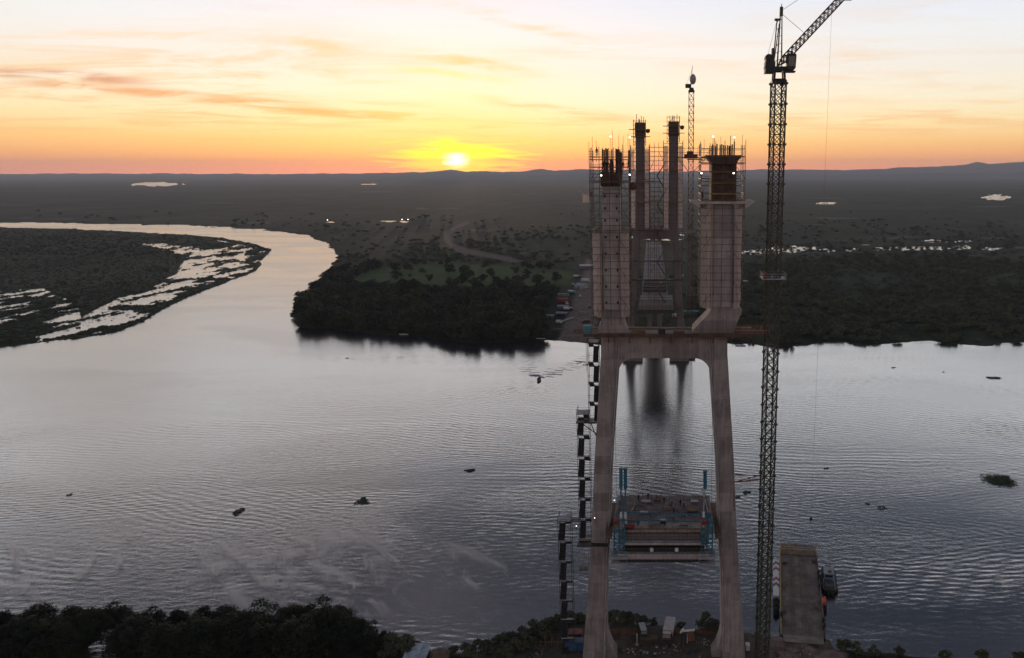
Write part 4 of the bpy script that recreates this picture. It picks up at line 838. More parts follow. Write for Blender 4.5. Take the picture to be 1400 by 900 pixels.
# ------------------------------------------------------------------ far pylon, its crane, its scaffolds and the viaduct behind it
FX, FY = -4.2, 473.0
FP = pylon('bridge_pylon', 'distant bridge pylon with two slender columns standing at the far bank', FX, FY, False, [(-11.4, -6.0, 143.0), (8.3, 13.9, 143.5)], 144, CONF, zb=-2.0)
MB().bb(FX - 20, FX - 8, FY - 6, FY + 6, -1.5, 2.6).build('pile_cap', CONF, FP); MB().bb(FX + 9, FX + 21, FY - 6, FY + 6, -1.5, 2.6).build('pile_cap', CONF, FP)
for x0, x1, z1 in ((-11.4, -6.0, 143.0), (8.3, 13.9, 143.5)):
    MB().bb(FX + x0 - .3, FX + x1 + .3, FY - 3.3, FY + 3.3, z1 - 8, z1 + .4).build('formwork', PLY, FP)
    for i in range(4): o = piece('starter_bar', thin, FP, (FX + x0 + .6 + i * 1.4, FY, z1)); o.scale = (3, 3, random.uniform(2.5, 5.5))
for x0, x1, z0, z1, lb in ((-14.6, -3.4, 82, 130, 'reddish scaffold round the lower-topped slender column of the distant pylon'), (5.2, 16.6, 82, 132, 'reddish scaffold round the slender column nearest the distant crane')):
    t = thing('scaffold', lb, 'scaffold', (FX + (x0 + x1) / 2, FY, z0), group='scaffolds on the distant pylon')
    scaffold(t, FX + x0, FX + x1, FY - 6, FY + 6, z0, z1, 4, 3, 2.6, .14, RUST)
    for zz_ in (97, 116): MB().bb(FX + x0, FX + x1, FY - 6.2, FY - 4.6, zz_, zz_ + .3).build('walk_board', TIMB, t)
    net_panel(t, FX + x0 - .1, FY - 5.8, FX + x0 + 2.6, FY - 5.8, z0, z1 - 2, 3, 8); net_panel(t, FX + x1 - 2.6, FY - 5.8, FX + x1 + .1, FY - 5.8, z0, z1 - 2, 3, 8)
    scaffold(t, FX + x0 + 2, FX + x1 - 2, FY - 4.8, FY + 4.8, z1, z1 + 15, 3, 2, 2.4, .14, RUST)
    for zz_ in (z1 + 5, z1 + 9): MB().bb(FX + x0 - .5, FX + x1 + .8, FY - 5.5, FY - 4.2, zz_, zz_ + .35).build('walk_board', TIMB, t)
    MB().ball((FX + x1 - .6, FY - 5, z1 + 8.4), 1.3, 8, 5).build('lifting_bucket', RUST, t)
t = thing('scaffold', 'tall thin scaffold filling the distant pylon between its legs below the crossbeam', 'scaffold', (FX, FY, 0), group='scaffolds on the distant pylon'); scaffold(t, FX - 14.5, FX + 16.5, FY - 6.5, FY + 6.5, 2.7, 80, 7, 2, 4.4, .12, RUST)
t = thing('stair_tower', 'tall scaffold stair tower with zigzag flights between the distant pylon columns', 'stair tower', (FX + 1, FY, 80.5))
scaffold(t, FX - 3.0, FX + 5.0, FY - 5, FY + 3, 33, 130, 4, 3, 2.6, .14, RUST)
mb = MB(); z = 36; f = 0
while z < 118: mb.tube((FX + (1.2 if f else 6.6), FY - 5.3, z), (FX + (6.6 if f else 1.2), FY - 5.3, z + 8.5), .42); z += 8.5; f ^= 1
mb.build('stair_flight', STEEL, t)
t = thing('work_platform', 'dark work platform with reddish rails on the distant pylon at crossbeam height', 'platform', (FX, FY, 80.5))
for x0, x1, zz_, m_ in ((-14, 5, 80.6, RUST), (-12, 4, 97.0, TIMB), (-13, 16, 62, STEEL), (-14, 17, 50.5, STEEL), (-12, 3, 109, TIMB)):
    MB().bb(FX + x0, FX + x1, FY - 7.5, FY - 6.2, zz_, zz_ + .7).build('deck_board', m_, t)
mb = MB()
for zz_ in (82.4, 83.6): mb.tube((FX - 14, FY - 7.4, zz_), (FX + 5, FY - 7.4, zz_), .12)
for x in np.arange(-14, 5.5, 2.7): mb.tube((FX + x, FY - 7.4, 81), (FX + x, FY - 7.4, 83.6), .1)
mb.build('guard_rail', RUST, t)
fcx, fcy = at(944, 300, 476).x, 476.0
FC = thing('tower_crane', 'slender distant tower crane behind the bridge, jib folded to a point', 'tower crane', (fcx, fcy, 1), group='tower cranes')
fsec = mast_mesh('mast_section', 2.9, 8.0, .2, .12, RUST, 2); z = 1.0; ftop = at(944, 122, fcy).z
MB().box((fcx, fcy, .8), (7, 7, 1.6)).build('footing', CONF, FC)
while z + 8 < ftop + 3: piece('mast_section', fsec, FC, (fcx, fcy, z)); z += 8
MB().box((fcx, fcy, z + .5), (3.6, 3.6, 1.0)).loft([[(fcx - 1.2 * a, fcy - 1.2, z + b_), (fcx + 1.2 * a, fcy - 1.2, z + b_), (fcx + 1.2 * a, fcy + 1.2, z + b_), (fcx - 1.2 * a, fcy + 1.2, z + b_)] for a, b_ in ((1.2, 1), (1, 2.5))]).build('slewing_ring', STEEL, FC)
MB().bb(fcx - 3.6, fcx - .4, fcy - 1, fcy + 1, z + 2.4, z + 4.6).build('counterweight', STEEL, FC); MB().ball((fcx + .8, fcy - 1, z + 7.2), 1.9, 8, 6, (1, 1, 1.6)).build('cab', GREYM, FC)
MB().tube((fcx - .4, fcy, z + 2.5), (fcx + .5, fcy, z + 15), .3, 5, .12).tube((fcx - 3, fcy, z + 4.4), (fcx + .4, fcy, z + 13), .08).build('a_frame', STEEL, FC)
zt = at(944, 214, fcy).z; mb = MB(); mb.box((fcx, fcy - 1.8, zt), (8, 1.0, 2.6)).box((fcx - .5, fcy - 2, zt + 2), (4, 1, 2)); mb.tube((FX + 13.5, FY - 3, zt - .8), (fcx + 11.5, fcy - 2, zt - .8), .5).tube((FX + 14, FY - 3, zt - 1), (fcx - 1.5, fcy - 2, zt - 9), .2).tube((fcx + 9, fcy - 2, zt - 1), (fcx + 1.5, fcy - 2, zt - 9), .2)
for h in (2.2, 4.6): mb.tube((FX + 13.5, FY - 3, zt + h), (fcx + 11.5, fcy - 2, zt + h), .13)
for x in np.linspace(FX + 13.5, fcx + 11.5, 6): mb.tube((x, fcy - 2.2, zt - 1), (x, fcy - 2.2, zt + 5.2), .12)
mb.build('tie_frame', RUST, FC)
MB().tube((FX + 13.5, FY - 3, zt - 27), (fcx + 1.5, fcy - 1.5, zt - 27), .2).tube((FX + 13.5, FY - 3, zt - 45), (fcx + 1.5, fcy - 1.5, zt - 45), .2).build('tie_strut', GREYM, FC)
# viaduct
VB = thing('viaduct', 'long grey concrete approach viaduct running inland from the distant pylon', 'viaduct', (FX, 500, 0))
def vx(y): return FX - .0128 * (y - FY)
nspan = 9
for i in range(nspan):
    y0, y1 = 500 + i * 46, 500 + i * 46 + 45.7; z0 = 36.5 - max(0, y0 - 760) * .016; z1 = 36.5 - max(0, y1 - 760) * .016; mb = MB()
    rings = [[(vx(y) - 8.6, y, z), (vx(y) + 8.6, y, z), (vx(y) + 8.6, y, z - .5), (vx(y) + 4.2, y, z - 1.2), (vx(y) + 3.4, y, z - 3.2), (vx(y) - 3.4, y, z - 3.2), (vx(y) - 4.2, y, z - 1.2), (vx(y) - 8.6, y, z - .5)] for y, z in ((y0, z0), (y1, z1))]
    mb.loft(rings).build('deck_span', CONV, VB)
    for s_ in (-1, 1): MB().tube((vx(y0) + s_ * 8.3, y0, z0 + .9), (vx(y1) + s_ * 8.3, y1, z1 + .9), .18).build('barrier', CONF, VB)
    yc = (y0 + y1) / 2 - 22
    if i == 0: continue
    for s_ in (-1, 1): MB().tube((vx(yc) + s_ * 3.6, yc, -.5), (vx(yc) + s_ * 3.6, yc, z0 - 4.6), 1.5, 10).build('pier', CONF, VB)
    MB().bb(vx(yc) - 6.2, vx(yc) + 6.2, yc - 1.6, yc + 1.6, z0 - 4.8, z0 - 3.25).build('pier_cap', CONF, VB)
for i in range(7): MB().bb(vx(520) - 8, vx(520) + 8, 512 + i * 9, 513.2 + i * 9, 36.6, 38.2 + random.uniform(-.5, .6)).build('formwork_frame', STEEL, VB)
fd = thing('deck_segment', 'dark far deck segment with formwork on the distant pylon', 'bridge deck', (FX + .5, FY, 33)); MB().bb(FX - 10, FX + 11, FY - 14, FY + 26, 33.6, 36.4).build('slab', CONF, fd); MB().bb(FX - 10.4, FX + 11.4, FY - 15, FY - 12, 31.4, 33.4).build('lower_step', STEEL, fd)
mb = MB()
for x in np.arange(-10, 12, 2.4): mb.tube((FX + x, FY - 14, 36.4), (FX + x, FY - 14, 39.6), .14); mb.tube((FX + x, FY - 14, 31.4), (FX + x, FY - 14, 36.4), .14)
mb.tube((FX - 10, FY - 14, 39.4), (FX + 11, FY - 14, 39.4), .14); mb.tube((FX - 10, FY - 14, 38), (FX + 11, FY - 14, 38), .14); mb.build('form_frame', STEEL, fd)

# ------------------------------------------------------------------ ferry barge with its flanking craft
_TL, _TR, _BL, _BR = gr(1066, 753, 1.5), gr(1116, 754, 1.5), gr(1069, 864, 1.5), gr(1128, 877, 1.5)
_up = ((_TL + _TR) - (_BL + _BR)) / 2; bo = (_TL + _TR + _BL + _BR) / 4; bo.z = 0; brz = math.atan2(-_up.x, _up.y); print('BARGE', bo, brz, _up.length, (_TR - _TL).length, (_BR - _BL).length)
BG = thing('ferry_barge', 'flat brown steel ferry barge lying with its ramp end on the near bank', 'barge', bo, brz)
L2, W2 = _up.length / 2, ((_TR - _TL).length + (_BR - _BL).length) / 4
MB().loft([[(-W2, -L2 + 1.5, -.9), (W2, -L2 + 1.5, -.9), (W2, L2 - 1.5, -.9), (-W2, L2 - 1.5, -.9)], [(-W2, -L2, .3), (W2, -L2, .3), (W2, L2, .3), (-W2, L2, .3)], [(-W2, -L2, 1.4), (W2, -L2, 1.4), (W2, L2, 1.4), (-W2, L2, 1.4)]]).build('hull', HULL, BG, world=False)
for i in range(8):
    for j in range(2): MB().bb(-W2 + .25 + j * (W2 - .22), -.03 + j * (W2 - .22), -L2 + .2 + i * 6.15, -L2 + 6.3 + i * 6.15, 1.42, 1.47 + random.uniform(0, .02)).build('deck_plate', BARGE, BG, world=False)
track = mat('deck_track_rust', (.17, .115, .075), .85, .4, .5)
for x in (-2.6, -1.9, .5, 1.2, 1.9): MB().bb(x - .13, x + .13, -L2 + (2 if x < 1.5 else 16), L2 - 3, 1.5, 1.56).build('wheel_guide', track, BG, world=False)
MB().bb(-W2, W2, L2 - 2.6, L2, 1.5, 1.75).build('stern_sill', track, BG, world=False)
mb = MB()
for x in (-W2 + .2, W2 - .2): mb.tube((x, L2 - .2, 1.4), (x, L2 - .2, 4.2), .16); mb.tube((x, L2 - 2.6, 1.4), (x, L2 - 2.6, 3.2), .14)
for z in (2.2, 2.9): mb.tube((-W2 + .2, L2 - .2, z), (W2 - .2, L2 - .2, z), .07)
for i in range(9): x = -W2 + .2 + i * (2 * W2 - .4) / 8; mb.tube((x, L2 - .2, 1.4), (x, L2 - .2, 2.9), .06)
mb.build('stern_gate', YEL, BG, world=False)
for s_ in (-1, 1):
    mb = MB().bb(s_ * W2 - .14, s_ * W2 + .14, -L2, L2, 1.42, 1.95)
    for y in np.arange(-L2 + 1, L2, 3.5): mb.tube((s_ * W2, y, 1.4), (s_ * W2, y, 2.5), .09)
    mb.tube((s_ * W2, -L2 + 1, 2.5), (s_ * W2, L2 - 1, 2.5), .05); mb.build('bulwark', YEL if s_ < 0 else track, BG, world=False)
for y, s_ in ((6.5, 1), (9, 1), (2.0, 1), (-15.5, 1), (-14.5, -1), (-18, 1)):
    MB().box((s_ * (W2 - .1), y, 2.0), (.8, 1.1, 1.4)).tube((s_ * (W2 - .1), y - .3, 2.7), (s_ * (W2 - .1), y - .3, 3.3), .2, 8).build('winch', STEEL, BG, world=False)
MB().loft([[(-W2 + .4, -L2 + .1, 1.35), (W2 - .4, -L2 + .1, 1.35), (W2 - .4, -L2 + .1, 1.55), (-W2 + .4, -L2 + .1, 1.55)], [(-W2 + .8, -L2 - 4.2, 2.35), (W2 - .8, -L2 - 4.2, 2.35), (W2 - .8, -L2 - 4.2, 2.5), (-W2 + .8, -L2 - 4.2, 2.5)]]).build('ramp', BARGE, BG, world=False)
for (x, y, w_, d_, m_) in ((-4.2, 14, 1.2, .9, STEEL), (4.4, 16.5, 1.0, 1.6, RUST), (3.9, -8, .9, 2.2, TIMB), (-4.6, -12, .8, 1.2, RUST), (-4.4, 2, .7, 2.8, TIMB)):
    mb = MB()
    for i in range(3): mb.box((x + random.uniform(-.2, .2), y + (i - 1) * d_ / 3, 1.65 + .06 * i), (w_, d_ / 3.4, .28), random.uniform(-.2, .2))
    mb.build('deck_gear', m_, BG, world=False)
def bl(x, y, z=0): a = Vector((x, y, 0)); a.rotate(Matrix.Rotation(brz, 3, 'Z')); return bo + a + Vector((0, 0, z))
t = thing('pontoon', 'narrow white pontoon painted with red chevrons moored along the barge', 'pontoon', bl(-W2 - 1.15, 3.0), brz)
MB().loft([[(-.75, -14.5, -.5), (.75, -14.5, -.5), (.75, 13.5, -.5), (-.75, 13.5, -.5)], [(-.8, -15, 0.6), (.8, -15, .6), (.8, 14, .6), (-.8, 14, .6)]]).build('float', HULL, t, world=False)
MB().bb(-.85, .85, -7.5, 13.0, .62, 1.7).build('white_panel', WHITE, t, world=False)
for yc in (10.5, 7.2, 1.4, -1.6):
    for s_ in (-1, 1): MB().add([(s_ * .84, yc - 1.3, 1.74), (s_ * .84, yc, 1.74), (0, yc + 1.3, 1.74), (0, yc, 1.74), (s_ * .84, yc - 1.3, 1.705), (s_ * .84, yc, 1.705), (0, yc + 1.3, 1.705), (0, yc, 1.705)], [(0, 1, 2, 3), (7, 6, 5, 4), (0, 4, 5, 1), (1, 5, 6, 2), (2, 6, 7, 3), (3, 7, 4, 0)]).build('red_chevron', REDP, t, world=False)
for y in (-9, -11.5, -13.8): MB().box((0, y, 1.0), (1.2, 1.3, .8)).tube((0, y, 1.4), (0, y, 1.9), .35, 8).build('bollard', TYRE, t, world=False)
t = thing('tug_boat', 'small dark tug with a pale blue cabin moored beside the ferry barge', 'boat', bl(W2 + 2.75, 7.6), brz - R(1))
hullr = []
for z, w_, f in ((-.7, 1.5, .9), (.3, 2.0, 1.0), (1.1, 2.15, 1.04)):
    hullr.append([(w_ * math.copysign(min(1, abs(math.cos(a)) * 1.35), math.cos(a)), 7.2 * f * math.sin(a), z + .35 * max(0, math.sin(a)) ** 3 * (z > 1)) for a in [i * math.pi / 9 for i in range(18)]])
MB().loft(hullr).build('hull', HULL, t, world=False); MB().bb(-1.65, 1.65, -6, 5.2, 1.12, 1.2).build('deck', CABBLUE, t, world=False)
c_ = MB().loft([[(-1.35, -.9, 1.2), (1.35, -.9, 1.2), (1.35, 3.4, 1.2), (-1.35, 3.4, 1.2)], [(-1.25, -.8, 3.1), (1.25, -.8, 3.1), (1.2, 3.0, 3.1), (-1.2, 3.0, 3.1)]]).build('cabin', CABBLUE, t, world=False)
MB().bb(-1.45, 1.45, -1.0, 3.2, 3.12, 3.25).build('roof', GREYM, c_, world=False); MB().bb(-.2, .7, -.2, .8, 3.27, 3.45).build('hatch', STEEL, c_, world=False); MB().bb(-1.0, 1.0, -.95, -.88, 2.1, 2.8).build('window', GLASS, c_, world=False)
MB().tube((.3, 2.5, 3.2), (.3, 2.5, 5.4), .06).build('mast', STEEL, t, world=False)
for s_ in (-1, 1):
    for y in (-5, -2.5, 0, 2.5): MB().tube((s_ * 2.05, y, .5), (s_ * 2.3, y, .5), .45, 10).build('tyre_fender', TYRE, t, world=False)
MB().loft([[(-1.5, -6.4, 1.2), (1.5, -6.4, 1.2), (1.5, -2.2, 1.2), (-1.5, -2.2, 1.2)], [(-1.3, -6.0, 2.2), (1.3, -6.0, 2.2), (1.3, -2.6, 2.2), (-1.3, -2.6, 2.2)]]).build('stern_cover', STEEL, t, world=False)
p = bl(W2 + .7, -6.2); t = thing('life_raft', 'orange-red rescue kit heaped on the edge of the ferry barge beside the tug', 'life raft', (p.x, p.y, 1.5), brz)
MB().tube((-.1, -1.0, .5), (-.1, 1.0, .5), .5, 10).build('canister', mat('rescue_orange', (.55, .06, .02), .6, .2, 2), t, world=False); MB().box((.1, 1.5, .3), (.9, .8, .6)).ball((.1, 1.5, .8), .4, 8, 5).build('cover', MATS['rescue_orange'], t, world=False); MB().bb(-.6, .6, -1.2, 2.0, -1.4, -.02).build('cradle', STEEL, t, world=False)

# ------------------------------------------------------------------ leafy things: builders
def leaf_cloud(name, m, n, rx, ry, rz_, zc, clumps, size, seed, flat=.5, core=True):
    r_ = np.random.default_rng(seed); cc = []
    for i in range(clumps):
        a = r_.uniform(0, 2 * np.pi); u_ = r_.uniform(-1, 1); rr = r_.uniform(.35, .95); s_ = math.sqrt(1 - u_ * u_)
        cc.append((rx * rr * s_ * math.cos(a), ry * rr * s_ * math.sin(a), zc + rz_ * rr * u_, r_.uniform(.26, .46)))
    cc = np.array(cc); ci = r_.integers(0, clumps, n); d = r_.normal(size=(n, 3)); d /= np.linalg.norm(d, axis=1)[:, None]; d[:, 2] = np.where(d[:, 2] < -.3, -d[:, 2] * .5, d[:, 2])
    c = cc[ci, :3] + d * (cc[ci, 3] * r_.uniform(.6, 1.08, n) * (rx + ry) / 2)[:, None] * [1, 1, min(1, rz_ / rx * 1.3)]
    nv = d + r_.normal(size=(n, 3)) * .55 + [0, 0, flat]; nv /= np.linalg.norm(nv, axis=1)[:, None]
    t1 = np.cross(nv, r_.normal(size=(n, 3))); t1 /= np.linalg.norm(t1, axis=1)[:, None]; t2 = np.cross(nv, t1); s_ = size * r_.uniform(.6, 1.35, n)[:, None]
    V_ = np.stack([c - t1 * s_, c + t2 * s_ * .55, c + t1 * s_, c - t2 * s_ * .55], 1).reshape(-1, 3); Fq = np.arange(n * 4).reshape(n, 4)
    return npmesh(name, V_, Fq, m)
def trunk_mesh(h, r_, seed, spread):
    rr = random.Random(seed); mb = MB(); pr = Vector((0, 0, -.6)); k_ = 4
    for i in range(k_):
        q_ = Vector((rr.uniform(-.2, .2) * i * .6, rr.uniform(-.2, .2) * i * .6, h * (i + 1) / k_)); mb.tube(pr, q_, r_ * (1 - i * .2), 7, r_ * (1 - (i + 1) * .2)); pr = q_
    for i in range(6):
        a = i * 1.05 + rr.uniform(-.3, .3); z = h * rr.uniform(.4, .9); mb.tube((0, 0, z), (math.cos(a) * spread * rr.uniform(.5, .8), math.sin(a) * spread * rr.uniform(.5, .8), z + h * rr.uniform(.25, .5)), r_ * .45, 5, r_ * .12)
    return mb.mesh('trunk', BARK)
def tree_proto(nm, label, cat, group, m, n, rx, rz_, zc, clumps, size, th, tr_, seed):
    t = thing(nm, label, cat, (0, 0, 0), group=group); o = piece0('trunk', trunk_mesh(th, tr_, seed, rx), t, (0, 0, 0)); piece0('crown', leaf_cloud('crown', m, n, rx, rx * .92, rz_, zc, clumps, size, seed), t, (0, 0, 0)); return t
used = set()
def place(protos, i, loc, s_, label, group):
    o = protos[i]
    if o.name in used: return dup(o, loc, random.uniform(0, 6.28), s_, label, group)
    used.add(o.name); o.location = loc; o.rotation_euler = (0, 0, random.uniform(0, 6.28)); o.scale = s_ if hasattr(s_, '__len__') else (s_,) * 3; o['label'] = label
    if group: o['group'] = group
    return o
# near bank trees
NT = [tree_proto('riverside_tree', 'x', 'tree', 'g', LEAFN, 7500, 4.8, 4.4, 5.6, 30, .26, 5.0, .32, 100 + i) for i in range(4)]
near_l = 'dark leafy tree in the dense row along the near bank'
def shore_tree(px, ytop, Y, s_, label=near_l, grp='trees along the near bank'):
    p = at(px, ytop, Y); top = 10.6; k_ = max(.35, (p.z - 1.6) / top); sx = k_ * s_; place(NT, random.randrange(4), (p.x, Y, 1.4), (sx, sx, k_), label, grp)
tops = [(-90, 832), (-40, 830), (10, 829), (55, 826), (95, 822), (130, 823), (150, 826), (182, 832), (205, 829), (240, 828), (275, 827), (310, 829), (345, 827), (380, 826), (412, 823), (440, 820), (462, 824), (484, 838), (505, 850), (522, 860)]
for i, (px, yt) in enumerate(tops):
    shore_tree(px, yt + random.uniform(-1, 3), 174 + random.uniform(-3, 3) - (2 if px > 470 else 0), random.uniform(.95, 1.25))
for i in range(24):
    px = -100 + i * 27 + random.uniform(-6, 6)
    if 100 < px < 165 or px > 540: continue
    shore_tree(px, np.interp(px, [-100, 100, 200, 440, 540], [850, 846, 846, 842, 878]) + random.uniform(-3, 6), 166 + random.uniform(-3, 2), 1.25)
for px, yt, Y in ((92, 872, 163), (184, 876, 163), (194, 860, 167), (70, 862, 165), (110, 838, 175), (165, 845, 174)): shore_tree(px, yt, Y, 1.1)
BT = [tree_proto('bush', 'x', 'bush', 'g', LEAF2, 1500, 1.9, 1.3, 1.5, 14, .22, 1.2, .1, 200 + i) for i in range(3)]
for px, py, s_ in ((530, 897, 1.6), (548, 893, 1.5), (560, 899, 1.4), (640, 900, 1.2), (655, 898, 1.3), (672, 893, 1.3), (690, 889, 1.4), (706, 884, 1.4), (720, 876, 1.3), (735, 868, 1.4), (750, 862, 1.5), (765, 858, 1.2), (748, 874, 1.3), (700, 897, 1.4), (722, 890, 1.5), (842, 854, 1.3), (853, 851, 1.2), (867, 853, 1.1), (880, 852, .9), (893, 854, .8), (930, 858, .7), (968, 861, 1.5), (975, 866, 1.2), (1150, 886, 1.2), (1170, 893, .9), (1195, 897, .8), (1230, 898, .8), (1290, 902, .9), (1340, 903, 1), (1390, 906, 1), (620, 898, .8), (782, 854, 1.1), (792, 850, 1)):
    p = gr(px, py, 1.5); place(BT, random.randrange(3), (p.x, p.y, groundz(p.x, p.y) - .1), s_, 'green bush on the edge of the near bank', 'bushes on the near bank')

# ------------------------------------------------------------------ hut, vehicles and clutter of the near yard
def gz(px, py): p = gr(px, py, 2.0); return Vector((p.x, p.y, groundz(p.x, p.y)))
p = gz(577, 893); t = thing('hut', 'small hut with a shiny tin roof by the near bank trees', 'hut', (p.x, p.y - 3, p.z))
MB().box((0, 0, 1.1), (4.6, 4.0, 2.8)).build('wall', BRICK, t, world=False)
for i in range(6): MB().loft([[(-2.75 + i * .92, -2.5, 2.55 + .05 * (i % 2)), (-1.85 + i * .92, -2.5, 2.55 + .05 * (i % 2)), (-1.85 + i * .92, 2.4, 3.3 + .05 * (i % 2)), (-2.75 + i * .92, 2.4, 3.3 + .05 * (i % 2))], [(-2.75 + i * .92, -2.5, 2.62 + .05 * (i % 2)), (-1.85 + i * .92, -2.5, 2.62 + .05 * (i % 2)), (-1.85 + i * .92, 2.4, 3.37 + .05 * (i % 2)), (-2.75 + i * .92, 2.4, 3.37 + .05 * (i % 2))]]).build('roof_sheet', TIN, t, world=False)
MB().bb(-.5, .5, -2.06, -2.01, -.2, 1.8).build('door', STEEL, t, world=False)
p = gz(606, 893); t = thing('hut', 'brown earthen hut with a rounded roof beside the tin-roofed hut', 'hut', (p.x, p.y - 3, p.z))
MB().box((0, 0, .9), (4.2, 4.2, 2.4)).build('wall', BRICK, t, world=False); MB().ball((0, 0, 1.9), 2.5, 12, 7, (1, 1, .55)).build('roof', mat('thatch', (.13, .085, .055), .95, .4, 1.2), t, world=False); MB().bb(-.45, .45, -2.16, -2.11, -.2, 1.6).build('door', STEEL, t, world=False)
def vehicle(loc, rz_, kind, m_, label, cat, group=None, roof=WHITE):
    t = thing('parked_' + kind, label, cat, loc, rz_, group)
    Ld, Wd, Hb = {'van': (4.8, 1.9, 1.0), 'pickup': (5.0, 1.85, .85), 'truck': (8.4, 2.4, 1.2), 'car': (4.3, 1.75, .75)}[kind]
    MB().loft([[(-Wd / 2, -Ld / 2, .4), (Wd / 2, -Ld / 2, .4), (Wd / 2, Ld / 2, .4), (-Wd / 2, Ld / 2, .4)], [(-Wd / 2, -Ld / 2, .4 + Hb), (Wd / 2, -Ld / 2, .4 + Hb), (Wd / 2, Ld / 2, .4 + Hb), (-Wd / 2, Ld / 2, .4 + Hb)]]).build('body', m_, t, world=False)
    y0, y1, hh = {'van': (-2.0, 2.2, .95), 'pickup': (-1.4, .6, .75), 'truck': (-3.9, -2.0, 1.3), 'car': (-1.2, 1.6, .6)}[kind]; zb = .4 + Hb
    c_ = MB().loft([[(-Wd / 2 + .05, y0, zb), (Wd / 2 - .05, y0, zb), (Wd / 2 - .05, y1, zb), (-Wd / 2 + .05, y1, zb)], [(-Wd / 2 + .2, y0 + .5, zb + hh), (Wd / 2 - .2, y0 + .5, zb + hh), (Wd / 2 - .2, y1 - .2, zb + hh), (-Wd / 2 + .2, y1 - .2, zb + hh)]]).build('cabin', m_, t, world=False)
    MB().bb(-Wd / 2 + .2, Wd / 2 - .2, y0 + .5, y1 - .2, zb + hh + .01, zb + hh + .07).build('roof', roof, c_, world=False)
    MB().add([(-Wd / 2 + .2, y0 + .06, zb + .1), (Wd / 2 - .2, y0 + .06, zb + .1), (Wd / 2 - .3, y0 + .42, zb + hh - .1), (-Wd / 2 + .3, y0 + .42, zb + hh - .1), (-Wd / 2 + .2, y0 + .1, zb + .1), (Wd / 2 - .2, y0 + .1, zb + .1), (Wd / 2 - .3, y0 + .46, zb + hh - .1), (-Wd / 2 + .3, y0 + .46, zb + hh - .1)], [(0, 1, 2, 3), (7, 6, 5, 4)]).build('windscreen', GLASS, c_, world=False)
    if kind == 'truck': MB().bb(-Wd / 2, Wd / 2, -1.7, Ld / 2, .9, 2.9).build('cargo_box', roof, t, world=False)
    for s_ in (-1, 1):
        for y in (-Ld * .32, Ld * .32): MB().tube((s_ * (Wd / 2 - .25), y, .38), (s_ * (Wd / 2 + .02), y, .38), .38 if kind != 'truck' else .5, 10).build('wheel', TYRE, t, world=False)
    return t
vehicle(gz(879, 870), R(12), 'van', STEEL, 'dark van with a pale roof parked between the pylon legs', 'van', roof=GREYM); vehicle(gz(914, 872), R(-8), 'truck', STEEL, 'dark truck with a pale tarpaulin top parked between the pylon legs', 'truck', roof=CON2)
p = gz(941, 878); t = thing('concrete_mixer', 'pale brown concrete mixing plant with hopper in the yard between the legs', 'mixer', p)
MB().box((.6, 0, 1.6), (1.9, 1.7, 2.2), 0, .8).build('hopper', BRICK, t, world=False); mb = MB()
for x in (-1.6, -.6, 1.4): mb.tube((x, -.6, 0), (x, -.6, 2.6), .12); mb.tube((x, .6, 0), (x, .6, 2.6), .12)
mb.build('frame', STEEL, t, world=False); MB().tube((-1.5, -.3, 2.9), (1.5, -.3, 3.2), .28, 8).tube((-1.9, 0, 2.2), (-1.2, 0, 3.3), .3, 8).build('pipe', WHITE, t, world=False); MB().tube((-.3, -1, .1), (-.3, -1, 2.6), .14).build('chute', GREYM, t, world=False)
p = gz(888, 879); t = thing('material_pile', 'dark stack of steel formwork panels in the yard between the legs', 'stack', p)
for i in range(5): MB().box((random.uniform(-.15, .15), random.uniform(-.1, .1), .15 + i * .26), (4.2, 1.8, .2), random.uniform(-.04, .04)).build('panel', STEEL if i % 2 else PLY, t, world=False)
p = gz(871, 882); t = thing('post', 'pale upright pipe post in the yard between the legs', 'post', p); MB().tube((0, 0, -.2), (0, 0, 3.0), .17, 8).build('pipe', GREYM, t, world=False); MB().box((0, 0, .08), (.7, .7, .2)).build('base_plate', CON2, t, world=False)
RUBB = mat('rubble_grey', (.26, .23, .215), .95, .4, 1.0); RUBD = mat('rubble_dark', (.08, .066, .06), .95, .4, 1.0)
def rubble(px, py, n, s_, label, mm):
    p = gz(px, py); t = thing('rubble_pile', label, 'rubble', p)
    for i in range(n):
        a, r_ = random.uniform(0, 6.28), random.uniform(0, s_); d = random.uniform(.15, .5)
        MB().box((r_ * math.cos(a), .6 * r_ * math.sin(a), d * .3), (d * random.uniform(.8, 1.6), d, d * .7), random.uniform(0, 3), random.uniform(.6, .9)).build('chunk', random.choice(mm), t, world=False)
rubble(892, 886, 14, 2.0, 'small pale rubble heap in front of the panel stack', [RUBB, CON2, RUBD]); rubble(953, 889, 12, 1.8, 'low dark rubble heap beside the mixing plant', [STEEL, RUBD]); rubble(908, 893, 26, 4.5, 'scattered broken concrete at the foot of the pylon between its legs', [RUBB, RUBD, STEEL, RUBB]); rubble(940, 895, 22, 4, 'grey broken blocks near the flared base on the crane side', [RUBD, STEEL, RUBB]); rubble(880, 895, 14, 2.5, 'pale broken blocks near the flared base on the stair side', [RUBB, RUBD]); rubble(862, 891, 24, 3.0, 'pale formwork scraps scattered by the stair-side leg base', [RUBB, TIMB, GREYM]); rubble(925, 884, 20, 3.2, 'scraps of timber and stone before the concrete mixing plant', [RUBB, TIMB, RUBD]); rubble(960, 880, 16, 2.4, 'pale scraps beside the crane-side leg at the earth bank', [RUBB, GREYM, RUBD]); rubble(735, 895, 20, 3.5, 'scraps of timber under the bank fence by the lowest stair tower', [TIMB, RUBB, RUBD]); rubble(1095, 890, 26, 5, 'reddish broken stone on the earth landing at the barge ramp', [RUBB, BRICK]); rubble(1062, 893, 14, 3, 'dark stones beside the crane foot on the landing', [STEEL, BRICK])
